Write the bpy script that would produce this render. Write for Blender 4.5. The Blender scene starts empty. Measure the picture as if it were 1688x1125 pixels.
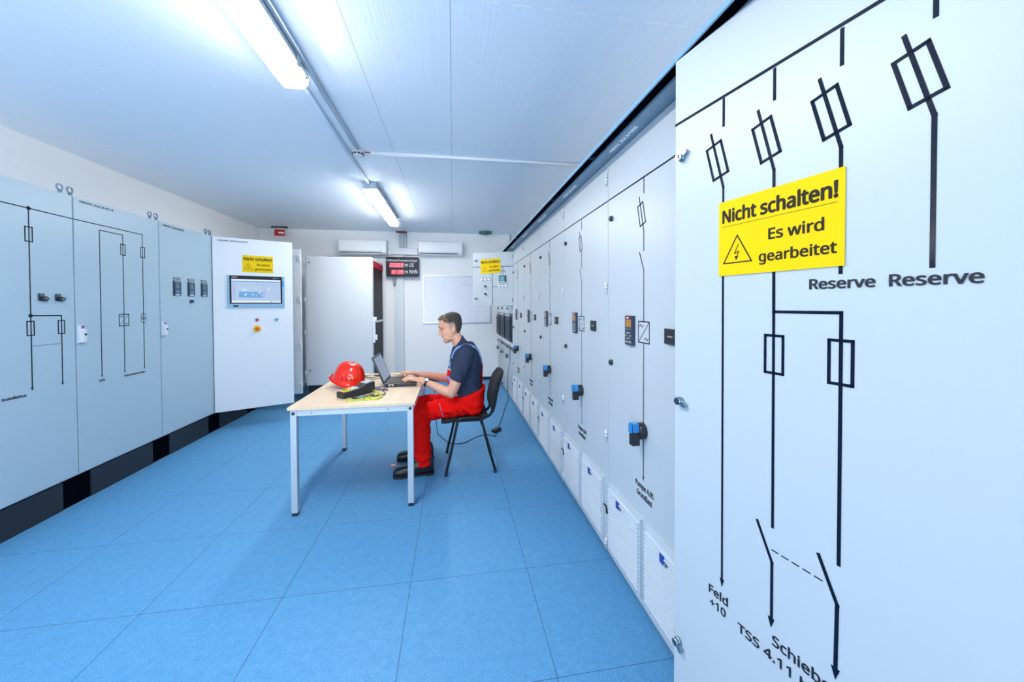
import bpy, bmesh, math, random
from mathutils import Vector, Matrix, Euler
random.seed(4)
sc = bpy.context.scene
COL = sc.collection
PI = math.pi
# ---------------------------------------------------------------- measured frame
CEIL = 2.775; YB = 7.0; XL = -3.31; XR = 1.47; YF = -2.6      # room shell
RX = 0.855                                                     # front plane of the right-hand row
LX = -2.68                                                     # front plane of the left-hand row

# ---------------------------------------------------------------- materials
MATS = {}
def mat(name, col, rough=0.5, metal=0.0, var=0.04, scale=30.0, bump=0.0, bscale=80.0, emit=None, es=1.0,
        coat=0.0, trans=0.0, spec=0.5, sheen=0.0):
    m = bpy.data.materials.new(name); m.use_nodes = True
    nt = m.node_tree; b = nt.nodes['Principled BSDF']
    tc = nt.nodes.new('ShaderNodeTexCoord')
    nz = nt.nodes.new('ShaderNodeTexNoise'); nz.inputs['Scale'].default_value = scale
    nz.inputs['Detail'].default_value = 3
    nt.links.new(tc.outputs['Object'], nz.inputs['Vector'])
    mx = nt.nodes.new('ShaderNodeMix'); mx.data_type = 'RGBA'
    c = (*col, 1)
    mx.inputs['A'].default_value = tuple(max(0, v*(1-var)) for v in col) + (1,)
    mx.inputs['B'].default_value = tuple(min(1, v*(1+var)) for v in col) + (1,)
    nt.links.new(nz.outputs['Fac'], mx.inputs['Factor'])
    nt.links.new(mx.outputs['Result'], b.inputs['Base Color'])
    b.inputs['Roughness'].default_value = rough
    b.inputs['Metallic'].default_value = metal
    b.inputs['Specular IOR Level'].default_value = spec
    b.inputs['Coat Weight'].default_value = coat
    b.inputs['Transmission Weight'].default_value = trans
    b.inputs['Sheen Weight'].default_value = sheen
    if emit:
        b.inputs['Emission Color'].default_value = (*emit, 1); b.inputs['Emission Strength'].default_value = es
    if bump:
        n2 = nt.nodes.new('ShaderNodeTexNoise'); n2.inputs['Scale'].default_value = bscale; n2.inputs['Detail'].default_value = 4
        nt.links.new(tc.outputs['Object'], n2.inputs['Vector'])
        bp = nt.nodes.new('ShaderNodeBump'); bp.inputs['Strength'].default_value = bump; bp.inputs['Distance'].default_value = 0.01
        nt.links.new(n2.outputs['Fac'], bp.inputs['Height']); nt.links.new(bp.outputs['Normal'], b.inputs['Normal'])
    MATS[name] = m
    return m

mat('cabinet_paint', (.70, .74, .78), .42, bump=.04, bscale=260, var=.015)
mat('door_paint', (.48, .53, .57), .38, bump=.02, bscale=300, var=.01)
mat('lit_door_paint', (.71, .735, .76), .38, bump=.05, bscale=300, var=.015)  # left-row paint on the open doors, lighter: front light put into the colour
mat('shaded_door_paint', (.36, .49, .575), .36, bump=.05, bscale=300, var=.015)  # same left-row paint on the closed doors, darker: shade put into the colour
mat('rack_paint', (.56, .59, .62), .40, bump=.04, bscale=260, var=.015)
mat('white_plastic', (.64, .68, .72), .35, var=.02)
mat('ac_plastic', (.84, .86, .88), .30, var=.02)
mat('grille_plastic', (.52, .59, .66), .5, var=.02)
mat('plinth_black', (.012, .016, .022), .45, var=.2)
mat('black_plastic', (.014, .016, .020), .38, var=.2)
mat('dark_metal', (.05, .06, .07), .4, .5, var=.1)
mat('dark_gap', (.002, .003, .006), .9, var=.2, spec=0)
mat('tape', (.002, .006, .018), .13, bump=.22, bscale=1400, var=.2, spec=.2)
mat('print_black', (.006, .008, .014), .5, var=.1)
mat('sign_yellow', (.83, .55, .004), .6, var=.02, spec=.1)
mat('sign_print', (.030, .025, .018), .6, var=.1, spec=.1)
mat('chrome', (.40, .44, .48), .18, 1.0, var=.05)
mat('zinc', (.26, .36, .42), .28, .9, var=.1)
mat('canopy_grey', (.22, .33, .42), .45, .2, var=.05)
mat('print_white', (.92, .93, .94), .6, var=.01)
mat('navy_plastic', (.018, .030, .065), .35, var=.1)
mat('lcd_orange', (.36, .17, .035), .3, emit=(.7, .32, .06), es=.06)
mat('red_label', (.55, .03, .06), .4)
mat('blue_plastic', (.022, .24, .58), .3)
mat('blue_tag', (.01, .05, .36), .4)
mat('lcd_teal', (.10, .36, .40), .25, emit=(.1, .45, .5), es=.15)
mat('lcd_grey', (.10, .16, .18), .25)
mat('orange_red', (.75, .055, .01), .35)
mat('estop_yellow', (.85, .50, .01), .4)
mat('pilot_red', (.42, .02, .03), .3)
mat('pilot_blue', (.03, .30, .52), .3)
mat('purple_label', (.25, .06, .35), .4)
mat('hmi_frame', (.22, .40, .55), .35)
mat('hmi_black', (.006, .009, .022), .45, spec=.25)
mat('white_paint', (.80, .81, .82), .6, bump=.08, bscale=120, var=.015)
mat('wall_paint', (.88, .885, .89), .65, bump=.06, bscale=90, var=.015)
mat('grey_pipe', (.42, .50, .55), .4, var=.05)
mat('pipe_paint', (.50, .61, .73), .6)
mat('white_pipe', (.80, .83, .86), .35)
mat('red_seal', (.18, .012, .015), .6)
mat('red_sign', (.55, .015, .02), .4)
mat('vent_green', (.10, .20, .20), .3, .5)
mat('alu', (.60, .63, .66), .32, .8, var=.04)
mat('lamp_grey', (.40, .48, .54), .45)
mat('lamp_clear', (.85, .88, .9), .12, trans=.75)
mat('table_metal', (.50, .55, .60), .38, .35, var=.03)
mat('chair_fabric', (.010, .012, .017), .9, bump=.3, bscale=500, var=.2)
mat('chair_metal', (.010, .011, .014), .3, .3)
mat('helmet_red', (.74, .018, .004), .16, coat=.25, var=.02, spec=.35)
mat('tester_grey', (.35, .38, .38), .4)
mat('lead_yellow', (.55, .62, .02), .4)
mat('lead_purple', (.13, .06, .38), .4)
mat('laptop_black', (.010, .012, .018), .35, var=.15)
mat('key_black', (.022, .023, .026), .45)
mat('screen_grey', (.17, .20, .26), .12, emit=(.24, .30, .42), es=.35)
mat('port_white', (.7, .72, .74), .4)
mat('port_blue', (.02, .12, .45), .4)
mat('skin', (.72, .36, .235), .48, var=.08, scale=25, bump=.06, bscale=160)
mat('lip', (.56, .25, .19), .45)
mat('hair_brown', (.17, .10, .055), .6, var=.55, scale=140, bump=.8, bscale=220)
mat('hair_dark', (.050, .038, .030), .6, var=.5, scale=140, bump=.8, bscale=220)
mat('hair_grey', (.34, .29, .26), .7, var=.2, scale=180, bump=.5, bscale=260)
mat('eye_white', (.26, .20, .17), .4)
mat('eye_dark', (.03, .025, .02), .1)
mat('tshirt', (.032, .042, .078), .9, var=.1, scale=60, bump=.25, bscale=30, spec=.15)
mat('dungaree_red', (.78, .005, .003), .85, spec=.10, var=.08, scale=40, bump=.6, bscale=26)
mat('strap_blue', (.16, .32, .66), .7, var=.05)
mat('trim_lilac', (.30, .24, .55), .7)
mat('reflective', (.70, .72, .74), .3, .3)
mat('boot_leather', (.010, .012, .015), .28, bump=.12, bscale=60, var=.2)
mat('boot_sole', (.008, .009, .010), .7)
mat('watch_strap', (.02, .014, .012), .5)
mat('watch_face', (.85, .86, .88), .2)
mat('sticker_red', (.60, .05, .05), .5)
mat('sticker_white', (.82, .74, .70), .5)
mat('rack_glass', (.010, .008, .008), .5, spec=.15)
mat('rack_red', (.30, .006, .014), .5, spec=.2)
mat('red_cable', (.45, .03, .05), .5)
mat('assumed_window_frame', (.75, .77, .78), .4)  # only for the assumed gate, out of view

def emis(name, col, s):
    m = bpy.data.materials.new(name); m.use_nodes = True
    b = m.node_tree.nodes['Principled BSDF']
    b.inputs['Base Color'].default_value = (.9, .9, .9, 1) if s > 5 else tuple(.08*v for v in col)+(1,); b.inputs['Roughness'].default_value = .3
    b.inputs['Emission Color'].default_value = (*col, 1); b.inputs['Emission Strength'].default_value = s
    MATS[name] = m
emis('lamp_glow', (1.0, .965, .91), 72.0)
emis('lamp_side', (1.0, .965, .91), 12.0)
emis('led_red', (1.0, .32, .38), 1.25)
emis('led_ground', (.80, .015, .07), .75)
emis('screen_light', (.50, .68, .92), .75)
emis('screen_white', (.85, .92, 1.0), .9)
emis('screen_blue', (.16, .42, .82), .75)
emis('screen_violet', (.50, .55, .90), .75)

# floor: blue vinyl tiles with fine chips and dark joints
def floor_mat():
    m = bpy.data.materials.new('floor_vinyl'); m.use_nodes = True; nt = m.node_tree; N = nt.nodes; L = nt.links
    b = N['Principled BSDF']; tc = N.new('ShaderNodeTexCoord')
    def noise(scale, lo, hi, c0, c1, detail=2):
        n = N.new('ShaderNodeTexNoise'); n.inputs['Scale'].default_value = scale; n.inputs['Detail'].default_value = detail
        L.new(tc.outputs['Object'], n.inputs['Vector'])
        r = N.new('ShaderNodeValToRGB'); r.color_ramp.elements[0].position = lo; r.color_ramp.elements[1].position = hi
        r.color_ramp.elements[0].color = (c0,)*3+(1,); r.color_ramp.elements[1].color = (c1,)*3+(1,)
        L.new(n.outputs['Fac'], r.inputs['Fac']); return r.outputs['Color']
    def mix(a, bcol, f):
        x = N.new('ShaderNodeMix'); x.data_type = 'RGBA'
        for s, v in (('A', a), ('B', bcol), ('Factor', f)):
            if isinstance(v, (tuple, float)): x.inputs[s].default_value = v
            else: L.new(v, x.inputs[s])
        return x.outputs['Result']
    base = mix((.072, .268, .50, 1), (.090, .296, .54, 1), noise(26, .3, .7, 0, 1))
    dark = noise(330, .615, .66, 0, 1); lite = noise(270, .63, .68, 0, 1)
    c = mix(base, (.035, .085, .20, 1), dark)
    c = mix(c, (.36, .52, .70, 1), lite)
    sp = N.new('ShaderNodeSeparateXYZ'); L.new(tc.outputs['Object'], sp.inputs['Vector'])
    def joint(out, off, pitch, w):
        a = N.new('ShaderNodeMath'); a.operation = 'ADD'; a.inputs[1].default_value = off; L.new(out, a.inputs[0])
        d = N.new('ShaderNodeMath'); d.operation = 'DIVIDE'; d.inputs[1].default_value = pitch; L.new(a.outputs[0], d.inputs[0])
        f = N.new('ShaderNodeMath'); f.operation = 'FRACT'; L.new(d.outputs[0], f.inputs[0])
        l = N.new('ShaderNodeMath'); l.operation = 'LESS_THAN'; l.inputs[1].default_value = w/pitch; L.new(f.outputs[0], l.inputs[0])
        return l.outputs[0]
    jx = joint(sp.outputs['X'], -.384+.607*20+.0012, .607, .0026)
    jy = joint(sp.outputs['Y'], -1.33+.592*20+.0010, .592, .0022)
    mxm = N.new('ShaderNodeMath'); mxm.operation = 'MAXIMUM'; L.new(jx, mxm.inputs[0]); L.new(jy, mxm.inputs[1])
    c = mix(c, (.03, .07, .14, 1), mxm.outputs[0])
    L.new(c, b.inputs['Base Color'])
    b.inputs['Roughness'].default_value = .5; b.inputs['Specular IOR Level'].default_value = .28
    bp = N.new('ShaderNodeBump'); bp.inputs['Strength'].default_value = .06; bp.inputs['Distance'].default_value = .004
    n = N.new('ShaderNodeTexNoise'); n.inputs['Scale'].default_value = 160; L.new(tc.outputs['Object'], n.inputs['Vector'])
    L.new(n.outputs['Fac'], bp.inputs['Height']); L.new(bp.outputs['Normal'], b.inputs['Normal'])
    MATS['floor_vinyl'] = m
floor_mat()

# ceiling: painted concrete with the grain and joints of its formwork boards
def ceil_mat():
    m = bpy.data.materials.new('ceiling_concrete'); m.use_nodes = True; nt = m.node_tree; N = nt.nodes; L = nt.links
    b = N['Principled BSDF']; tc = N.new('ShaderNodeTexCoord')
    mp = N.new('ShaderNodeMapping'); mp.inputs['Scale'].default_value = (60, 1.6, 1); L.new(tc.outputs['Object'], mp.inputs['Vector'])
    n = N.new('ShaderNodeTexNoise'); n.inputs['Scale'].default_value = 1.0; n.inputs['Detail'].default_value = 5; L.new(mp.outputs[0], n.inputs['Vector'])
    n2 = N.new('ShaderNodeTexNoise'); n2.inputs['Scale'].default_value = 14; n2.inputs['Detail'].default_value = 6; L.new(tc.outputs['Object'], n2.inputs['Vector'])
    sp = N.new('ShaderNodeSeparateXYZ'); L.new(tc.outputs['Object'], sp.inputs['Vector'])
    def math_(op, a, v=None):
        x = N.new('ShaderNodeMath'); x.operation = op
        if isinstance(a, float): x.inputs[0].default_value = a
        else: L.new(a, x.inputs[0])
        if v is not None:
            if isinstance(v, float): x.inputs[1].default_value = v
            else: L.new(v, x.inputs[1])
        return x.outputs[0]
    def ridge(o, off, pitch, w):
        f = math_('FRACT', math_('DIVIDE', math_('ADD', o, off), pitch))
        d = math_('ABSOLUTE', math_('SUBTRACT', f, .5))
        return math_('LESS_THAN', d, w/pitch)
    rx = ridge(sp.outputs['X'], .4985*10.5+.002, .4985, .0022)
    ry = ridge(sp.outputs['Y'], 1.955*10.5-3.61+1.955*5, 1.955, .0045)
    rx = math_('MULTIPLY', rx, math_('GREATER_THAN', sp.outputs['X'], -.8))
    wx = math_('MULTIPLY', rx, math_('GREATER_THAN', sp.outputs['X'], .25))
    rx = math_('MULTIPLY', rx, math_('LESS_THAN', sp.outputs['X'], .25))
    brk = math_('GREATER_THAN', n2.outputs['Fac'], .50)
    ry = math_('MULTIPLY', ry, brk)
    n3 = N.new('ShaderNodeTexNoise'); n3.inputs['Scale'].default_value = 45; n3.inputs['Detail'].default_value = 1; L.new(tc.outputs['Object'], n3.inputs['Vector'])
    lump = math_('GREATER_THAN', n3.outputs['Fac'], .735)
    ry = math_('MAXIMUM', math_('MAXIMUM', ry, math_('MULTIPLY', wx, brk)), lump)
    h = math_('ADD', math_('MULTIPLY', n.outputs['Fac'], .35), math_('MULTIPLY', n2.outputs['Fac'], .25))
    h = math_('ADD', h, math_('MULTIPLY', rx, -.35)); h = math_('ADD', h, math_('MULTIPLY', ry, 1.6))
    bp = N.new('ShaderNodeBump'); bp.inputs['Strength'].default_value = .55; bp.inputs['Distance'].default_value = .006
    L.new(h, bp.inputs['Height']); L.new(bp.outputs['Normal'], b.inputs['Normal'])
    mx = N.new('ShaderNodeMix'); mx.data_type = 'RGBA'
    mx.inputs['A'].default_value = (.79, .87, .955, 1); mx.inputs['B'].default_value = (.83, .90, .97, 1)
    L.new(n.outputs['Fac'], mx.inputs['Factor'])
    m2 = N.new('ShaderNodeMix'); m2.data_type = 'RGBA'; m2.inputs['B'].default_value = (.50, .55, .62, 1)
    L.new(rx, m2.inputs['Factor']); L.new(mx.outputs['Result'], m2.inputs['A'])
    m3 = N.new('ShaderNodeMix'); m3.data_type = 'RGBA'; m3.inputs['B'].default_value = (.97, .97, .98, 1)
    L.new(ry, m3.inputs['Factor']); L.new(m2.outputs['Result'], m3.inputs['A'])
    L.new(m3.outputs['Result'], b.inputs['Base Color'])
    b.inputs['Roughness'].default_value = .55
    MATS['ceiling_concrete'] = m
ceil_mat()

def wood_mat():
    m = bpy.data.materials.new('maple_laminate'); m.use_nodes = True; nt = m.node_tree; N = nt.nodes; L = nt.links
    b = N['Principled BSDF']; tc = N.new('ShaderNodeTexCoord')
    mp = N.new('ShaderNodeMapping'); mp.inputs['Scale'].default_value = (30, 2.2, 30); L.new(tc.outputs['Object'], mp.inputs['Vector'])
    n = N.new('ShaderNodeTexNoise'); n.inputs['Scale'].default_value = 1.2; n.inputs['Detail'].default_value = 6; L.new(mp.outputs[0], n.inputs['Vector'])
    r = N.new('ShaderNodeValToRGB'); r.color_ramp.elements[0].position = .3; r.color_ramp.elements[1].position = .75
    r.color_ramp.elements[0].color = (.68, .50, .33, 1); r.color_ramp.elements[1].color = (.76, .60, .42, 1)
    L.new(n.outputs['Fac'], r.inputs['Fac']); L.new(r.outputs['Color'], b.inputs['Base Color'])
    b.inputs['Roughness'].default_value = .38
    MATS['maple_laminate'] = m
wood_mat()

def board_mat():   # whiteboard with faint ruled rows of writing
    m = bpy.data.materials.new('whiteboard_surface'); m.use_nodes = True; nt = m.node_tree; N = nt.nodes; L = nt.links
    b = N['Principled BSDF']; tc = N.new('ShaderNodeTexCoord')
    br = N.new('ShaderNodeTexBrick'); br.inputs['Scale'].default_value = 1.0
    br.inputs['Brick Width'].default_value = .055; br.inputs['Row Height'].default_value = .035; br.inputs['Mortar Size'].default_value = .0012
    br.offset = 0
    br.inputs['Color1'].default_value = (.80, .82, .88, 1); br.inputs['Color2'].default_value = (.77, .80, .88, 1)
    br.inputs['Mortar'].default_value = (.735, .765, .855, 1)
    mp = N.new('ShaderNodeMapping'); mp.inputs['Rotation'].default_value = (PI/2, 0, 0); L.new(tc.outputs['Object'], mp.inputs['Vector'])
    L.new(mp.outputs[0], br.inputs['Vector']); L.new(br.outputs['Color'], b.inputs['Base Color'])
    b.inputs['Roughness'].default_value = .22
    MATS['whiteboard_surface'] = m
board_mat()

# ---------------------------------------------------------------- mesh builder
class MB:
    def __init__(s): s.v = []; s.f = []; s.m = []; s.sm = []; s.mats = []
    def mi(s, name):
        if name not in s.mats: s.mats.append(name)
        return s.mats.index(name)
    def add(s, verts, faces, m, smooth=False, mtx=None):
        b = len(s.v)
        s.v += [tuple(mtx @ Vector(p)) if mtx else tuple(p) for p in verts]
        k = s.mi(m)
        for i, f in enumerate(faces):
            s.f.append(tuple(b+j for j in f)); s.m.append(k)
            s.sm.append(smooth[i] if isinstance(smooth, list) else smooth)
        return s
    def box(s, x0, x1, y0, y1, z0, z1, m, mtx=None):
        v = [(x0,y0,z0),(x1,y0,z0),(x1,y1,z0),(x0,y1,z0),(x0,y0,z1),(x1,y0,z1),(x1,y1,z1),(x0,y1,z1)]
        f = [(0,3,2,1),(4,5,6,7),(0,1,5,4),(1,2,6,5),(2,3,7,6),(3,0,4,7)]
        return s.add(v, f, m, False, mtx)
    def tube(s, pts, r, m, n=8, caps=True, flat=1.0):
        pts = [Vector(p) for p in pts]; k = len(pts)
        rs = r if isinstance(r, (list, tuple)) else [r]*k
        t = [(pts[min(i+1,k-1)]-pts[max(i-1,0)]).normalized() for i in range(k)]
        up = Vector((0,0,1)) if abs(t[0].z) < .9 else Vector((0,1,0))
        a = t[0].cross(up).normalized(); V = []
        for i in range(k):
            a = (a - t[i]*a.dot(t[i])).normalized(); b = t[i].cross(a)
            for j in range(n):
                w = 2*PI*j/n
                V.append(pts[i] + a*(rs[i]*math.cos(w)) + b*(rs[i]*flat*math.sin(w)))
        F = []; S = []
        for i in range(k-1):
            for j in range(n):
                F.append((i*n+j, i*n+(j+1)%n, (i+1)*n+(j+1)%n, (i+1)*n+j)); S.append(True)
        if caps:
            F.append(tuple(range(n-1,-1,-1))); F.append(tuple((k-1)*n+j for j in range(n))); S += [False, False]
        return s.add(V, F, m, S)
    def cyl(s, p0, p1, r, m, n=20, r1=None):
        return s.tube([p0, p1], [r, r if r1 is None else r1], m, n)
    def ball(s, c, r, m, nu=16, nv=10, mtx=None):
        r = r if isinstance(r, (tuple, list)) else (r,)*3
        V = [(c[0], c[1], c[2]-r[2])]; F = []
        for i in range(1, nv):
            ph = -PI/2 + PI*i/nv
            for j in range(nu):
                th = 2*PI*j/nu
                V.append((c[0]+r[0]*math.cos(ph)*math.cos(th), c[1]+r[1]*math.cos(ph)*math.sin(th), c[2]+r[2]*math.sin(ph)))
        V.append((c[0], c[1], c[2]+r[2])); T = len(V)-1
        for j in range(nu):
            F.append((0, 1+(j+1)%nu, 1+j)); F.append((T, T-nu+j, T-nu+(j+1)%nu))
        for i in range(nv-2):
            for j in range(nu):
                F.append((1+i*nu+j, 1+i*nu+(j+1)%nu, 1+(i+1)*nu+(j+1)%nu, 1+(i+1)*nu+j))
        return s.add(V, F, m, True, mtx)
    def loft(s, rings, m, smooth=True, caps=True):
        n = len(rings[0]); V = [p for r in rings for p in r]; F = []; S = []
        for i in range(len(rings)-1):
            for j in range(n):
                F.append((i*n+j, i*n+(j+1)%n, (i+1)*n+(j+1)%n, (i+1)*n+j)); S.append(smooth)
        if caps:
            F.append(tuple(range(n-1,-1,-1))); F.append(tuple((len(rings)-1)*n+j for j in range(n))); S += [False, False]
        return s.add(V, F, m, S)
    def prism(s, poly, y0, y1, m, mtx=None):      # polygon in the x-z plane, extruded along y
        n = len(poly); V = [(x, y0, z) for x, z in poly] + [(x, y1, z) for x, z in poly]
        F = [tuple(range(n)), tuple(range(2*n-1, n-1, -1))] + [(i, n+i, n+(i+1)%n, (i+1)%n) for i in range(n)]
        return s.add(V, F, m, False, mtx)
    def ring(s, c, R, r, m, axis='y', n=20, k=8):
        V = []; F = []
        for i in range(n):
            a = 2*PI*i/n
            for j in range(k):
                b = 2*PI*j/k; q = R + r*math.cos(b)
                p = (q*math.cos(a), r*math.sin(b), q*math.sin(a))
                if axis == 'z': p = (p[0], p[2], p[1])
                if axis == 'x': p = (p[1], p[0], p[2])
                V.append((c[0]+p[0], c[1]+p[1], c[2]+p[2]))
        for i in range(n):
            for j in range(k):
                F.append((i*k+j, i*k+(j+1)%k, ((i+1)%n)*k+(j+1)%k, ((i+1)%n)*k+j))
        return s.add(V, F, m, True)
    # flat tape on a door front (local x-z plane, front at y=0, outward -y)
    def tape(s, pts, w, m='tape', y=-.0008, ext=True):
        for (x0, z0), (x1, z1) in zip(pts, pts[1:]):
            d = Vector((x1-x0, z1-z0)); l = d.length
            if l < 1e-6: continue
            d /= l; nrm = Vector((-d.y, d.x))*w/2; e = d*(w/2 if ext else 0)
            a = Vector((x0, z0)) - e; b = Vector((x1, z1)) + e
            q = [a-nrm, b-nrm, b+nrm, a+nrm]
            s.prism([(p.x, p.y) for p in q], y, y+.0007, m)
        return s
    def frame(s, x0, x1, z0, z1, w, m='tape', y=-.0008):
        h = w/2
        return s.tape([(x0+h, z0+h), (x1-h, z0+h), (x1-h, z1-h), (x0+h, z1-h), (x0+h, z0+h)], w, m, y)
    def build(s, name, parent=None, loc=None, rot=None, bevel=0, off=None):
        me = bpy.data.meshes.new(name)
        vs = s.v if off is None else [(v[0]-off[0], v[1]-off[1], v[2]-off[2]) for v in s.v]
        me.from_pydata(vs, [], s.f)
        for n in s.mats: me.materials.append(MATS[n])
        me.polygons.foreach_set('material_index', s.m); me.polygons.foreach_set('use_smooth', s.sm)
        bm = bmesh.new(); bm.from_mesh(me); bmesh.ops.recalc_face_normals(bm, faces=bm.faces); bm.to_mesh(me); bm.free()
        me.update()
        o = bpy.data.objects.new(name, me); COL.objects.link(o)
        if parent: o.parent = parent
        if loc is not None: o.location = loc
        if rot is not None: o.rotation_euler = rot
        if bevel:
            b = o.modifiers.new('bevel', 'BEVEL'); b.width = bevel; b.segments = 2; b.limit_method = 'ANGLE'; b.angle_limit = .7
        return o

def empty(name, label, cat, loc=(0,0,0), rotz=0, group=None):
    o = bpy.data.objects.new(name, None); COL.objects.link(o); o.empty_display_size = .1
    o.location = loc; o.rotation_euler = (0, 0, rotz)
    o['label'] = label; o['category'] = cat
    if group: o['group'] = group
    return o
def tag(o, label, cat, group=None):
    o['label'] = label; o['category'] = cat
    if group: o['group'] = group
    return o
def struct(o):
    o['kind'] = 'structure'; return o

import os
FONT = None
try:    # the plain sans-serif that ships with Blender itself; the built-in face if it is not there
    FONT = bpy.data.fonts.load(os.path.join(bpy.utils.resource_path('LOCAL'), 'datafiles', 'fonts', 'NotoSansHebrew-Regular.woff2'))
except Exception:
    FONT = None
# lettering as mesh, fitted to a width and a height, lying on a local x-z plane facing -y
def letters(txt, m, parent, x, z, w=None, h=None, y=-.001, align='CENTER', bold=0.0, name='lettering', depth=.0006,
            rot=None, space=1.0, shear=0.0, line=1.0, tilt=0.0):
    cu = bpy.data.curves.new('t', 'FONT'); cu.body = txt
    if FONT: cu.font = FONT
    cu.align_x = align;     cu.space_character = space; cu.shear = shear; cu.space_line = line; cu.extrude = .02; cu.resolution_u = 3
    t = bpy.data.objects.new('t', cu); COL.objects.link(t)
    bpy.context.view_layer.update()
    me = bpy.data.meshes.new_from_object(t.evaluated_get(bpy.context.evaluated_depsgraph_get()))
    bpy.data.objects.remove(t); bpy.data.curves.remove(cu)
    if bold:      # heavier strokes: the outline repeated around itself
        bm = bmesh.new()
        for k in range(8):
            n0 = len(bm.verts); bm.from_mesh(me); bm.verts.ensure_lookup_table()
            for v in bm.verts[n0:]: v.co.x += bold*1.6*math.cos(k*PI/4); v.co.y += bold*1.3*math.sin(k*PI/4); v.co.z += k*.0012
        bm.to_mesh(me); bm.free()
    xs = [v.co.x for v in me.vertices]; ys = [v.co.y for v in me.vertices]
    x0, x1, y0, y1 = min(xs), max(xs), min(ys), max(ys)
    sx = w/(x1-x0) if w else None; sy = h/(y1-y0) if h else None
    sx = sx or sy; sy = sy or sx
    cx = (x0+x1)/2 if align == 'CENTER' else (x0 if align == 'LEFT' else x1)
    ct, st = math.cos(tilt), math.sin(tilt)
    for v in me.vertices:
        a, b, c = (v.co.x-cx)*sx, (v.co.y-(y0+y1)/2)*sy, v.co.z/.02*depth
        v.co = (a*ct-b*st, -c, a*st+b*ct)
    me.materials.clear(); me.materials.append(MATS[m]); me.update()
    o = bpy.data.objects.new(name, me); COL.objects.link(o); o.parent = parent; o.location = (x, y, z)
    if rot: o.rotation_euler = rot
    return o

# ---------------------------------------------------------------- room shell
def slab(name, x0, x1, y0, y1, z0, z1, m):
    return struct(MB().box(x0, x1, y0, y1, z0, z1, m).build(name))
slab('floor', XL-.2, XR+.2, YF-.2, YB+.2, -.1, 0, 'floor_vinyl')
slab('ceiling', XL-.2, XR+.2, YF-.2, YB+.2, CEIL, CEIL+.15, 'ceiling_concrete')
slab('wall_back', XL-.2, XR+.2, YB, YB+.2, 0, CEIL, 'wall_paint')
slab('wall_right', XR, XR+.2, YF, YB, 0, CEIL, 'wall_paint')
slab('wall_left', XL-.2, XL, YF, YB, 0, CEIL, 'wall_paint')
# assumed gate opening in the unseen wall behind the camera, added for fill light
GX0, GX1, GZ0, GZ1 = -3.15, -.35, .25, 2.55
w = MB()
w.box(XL-.2, GX0, YF-.2, YF, 0, CEIL, 'wall_paint'); w.box(GX1, XR+.2, YF-.2, YF, 0, CEIL, 'wall_paint')
w.box(GX0, GX1, YF-.2, YF, 0, GZ0, 'wall_paint'); w.box(GX0, GX1, YF-.2, YF, GZ1, CEIL, 'wall_paint')
struct(w.build('wall_front'))
w = MB()
for x in (GX0, (GX0+GX1)/2-.03, GX1-.06): w.box(x, x+.06, YF-.13, YF-.07, GZ0, GZ1, 'assumed_window_frame')
for z in (GZ0, GZ1-.06): w.box(GX0, GX1, YF-.13, YF-.07, z, z+.06, 'assumed_window_frame')
struct(w.build('assumed_window_1'))  # frame bars of the assumed gate, unseen
slab('baseboard_back', -2.6, RX, YB-.012, YB, 0, .055, 'plinth_black')

# ---------------------------------------------------------------- cabinets
def shell(mb, x0, x1, d, z0, z1, m='cabinet_paint', t=.02, y=.022):
    """open-fronted cabinet carcass behind the door plane"""
    mb.box(x0, x0+t, y, d, z0, z1, m); mb.box(x1-t, x1, y, d, z0, z1, m)
    mb.box(x0+t, x1-t, y, d, z1-t, z1, m); mb.box(x0+t, x1-t, y, d, z0, z0+t, m)
    mb.box(x0+t, x1-t, d-t, d, z0+t, z1-t, m); mb.box(x0+t, x1-t, d-.12, d-.10, z0+.1, z1-.1, 'zinc')
    return mb
def fuse_switch(mb, x, w=.0072, top=True):
    """tap, slanted fuse switch and its tail on a line at x"""
    if top: mb.tape([(x, 1.998), (x, 1.926)], w)
    a = Vector((x-.041, 1.916)); b = Vector((x, 1.752)); mb.tape([tuple(a), tuple(b)], w)
    c = (x-.0205, 1.834); ang = math.atan2(.041, .164)
    R = lambda px, pz: (c[0]+px*math.cos(ang)-pz*math.sin(ang), c[1]+px*math.sin(ang)+pz*math.cos(ang))
    q = [R(-.024, .049), R(.024, .049), R(.024, -.049), R(-.024, -.049), R(-.024, .049)]
    mb.tape(q, w)
def arrow(mb, x, z, w=.006, l=.022):
    mb.prism([(x-w, z+l), (x, z), (x+w, z+l)], -.0009, -.0001, 'tape')
def converter(mb, x0, x1, z0, z1, w=.005, sign='ac'):
    mb.frame(x0, x1, z0, z1, w); mb.tape([(x0+.003, z0+.003), (x1-.003, z1-.003)], .003)
    for (cx, cz) in ((x0+(x1-x0)*.28, z0+(z1-z0)*.78), (x0+(x1-x0)*.72, z0+(z1-z0)*.2)):
        if sign == 'ac':
            k = .016; mb.tape([(cx-k, cz-.003), (cx-k*.5, cz+.005), (cx, cz), (cx+k*.5, cz-.005), (cx+k, cz+.003)], .0035)
        else:
            mb.tape([(cx-.012, cz+.003), (cx+.012, cz+.003)], .003); mb.tape([(cx-.012, cz-.003), (cx+.012, cz-.003)], .003)
def hinge(parent, x, z, h=.058):
    m = MB(); m.cyl((x, -.006, z-h/2), (x, -.006, z+h/2), .009, 'white_plastic', 10)
    m.cyl((x, -.006, z-h*.18), (x, -.006, z-h*.14), .0095, 'dark_metal', 10); m.cyl((x, -.006, z+h*.14), (x, -.006, z+h*.18), .0095, 'dark_metal', 10)
    m.box(x-.016, x, -.003, .001, z-h/2, z+h/2, 'white_plastic')
    return m.build('hinge', parent)
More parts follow.
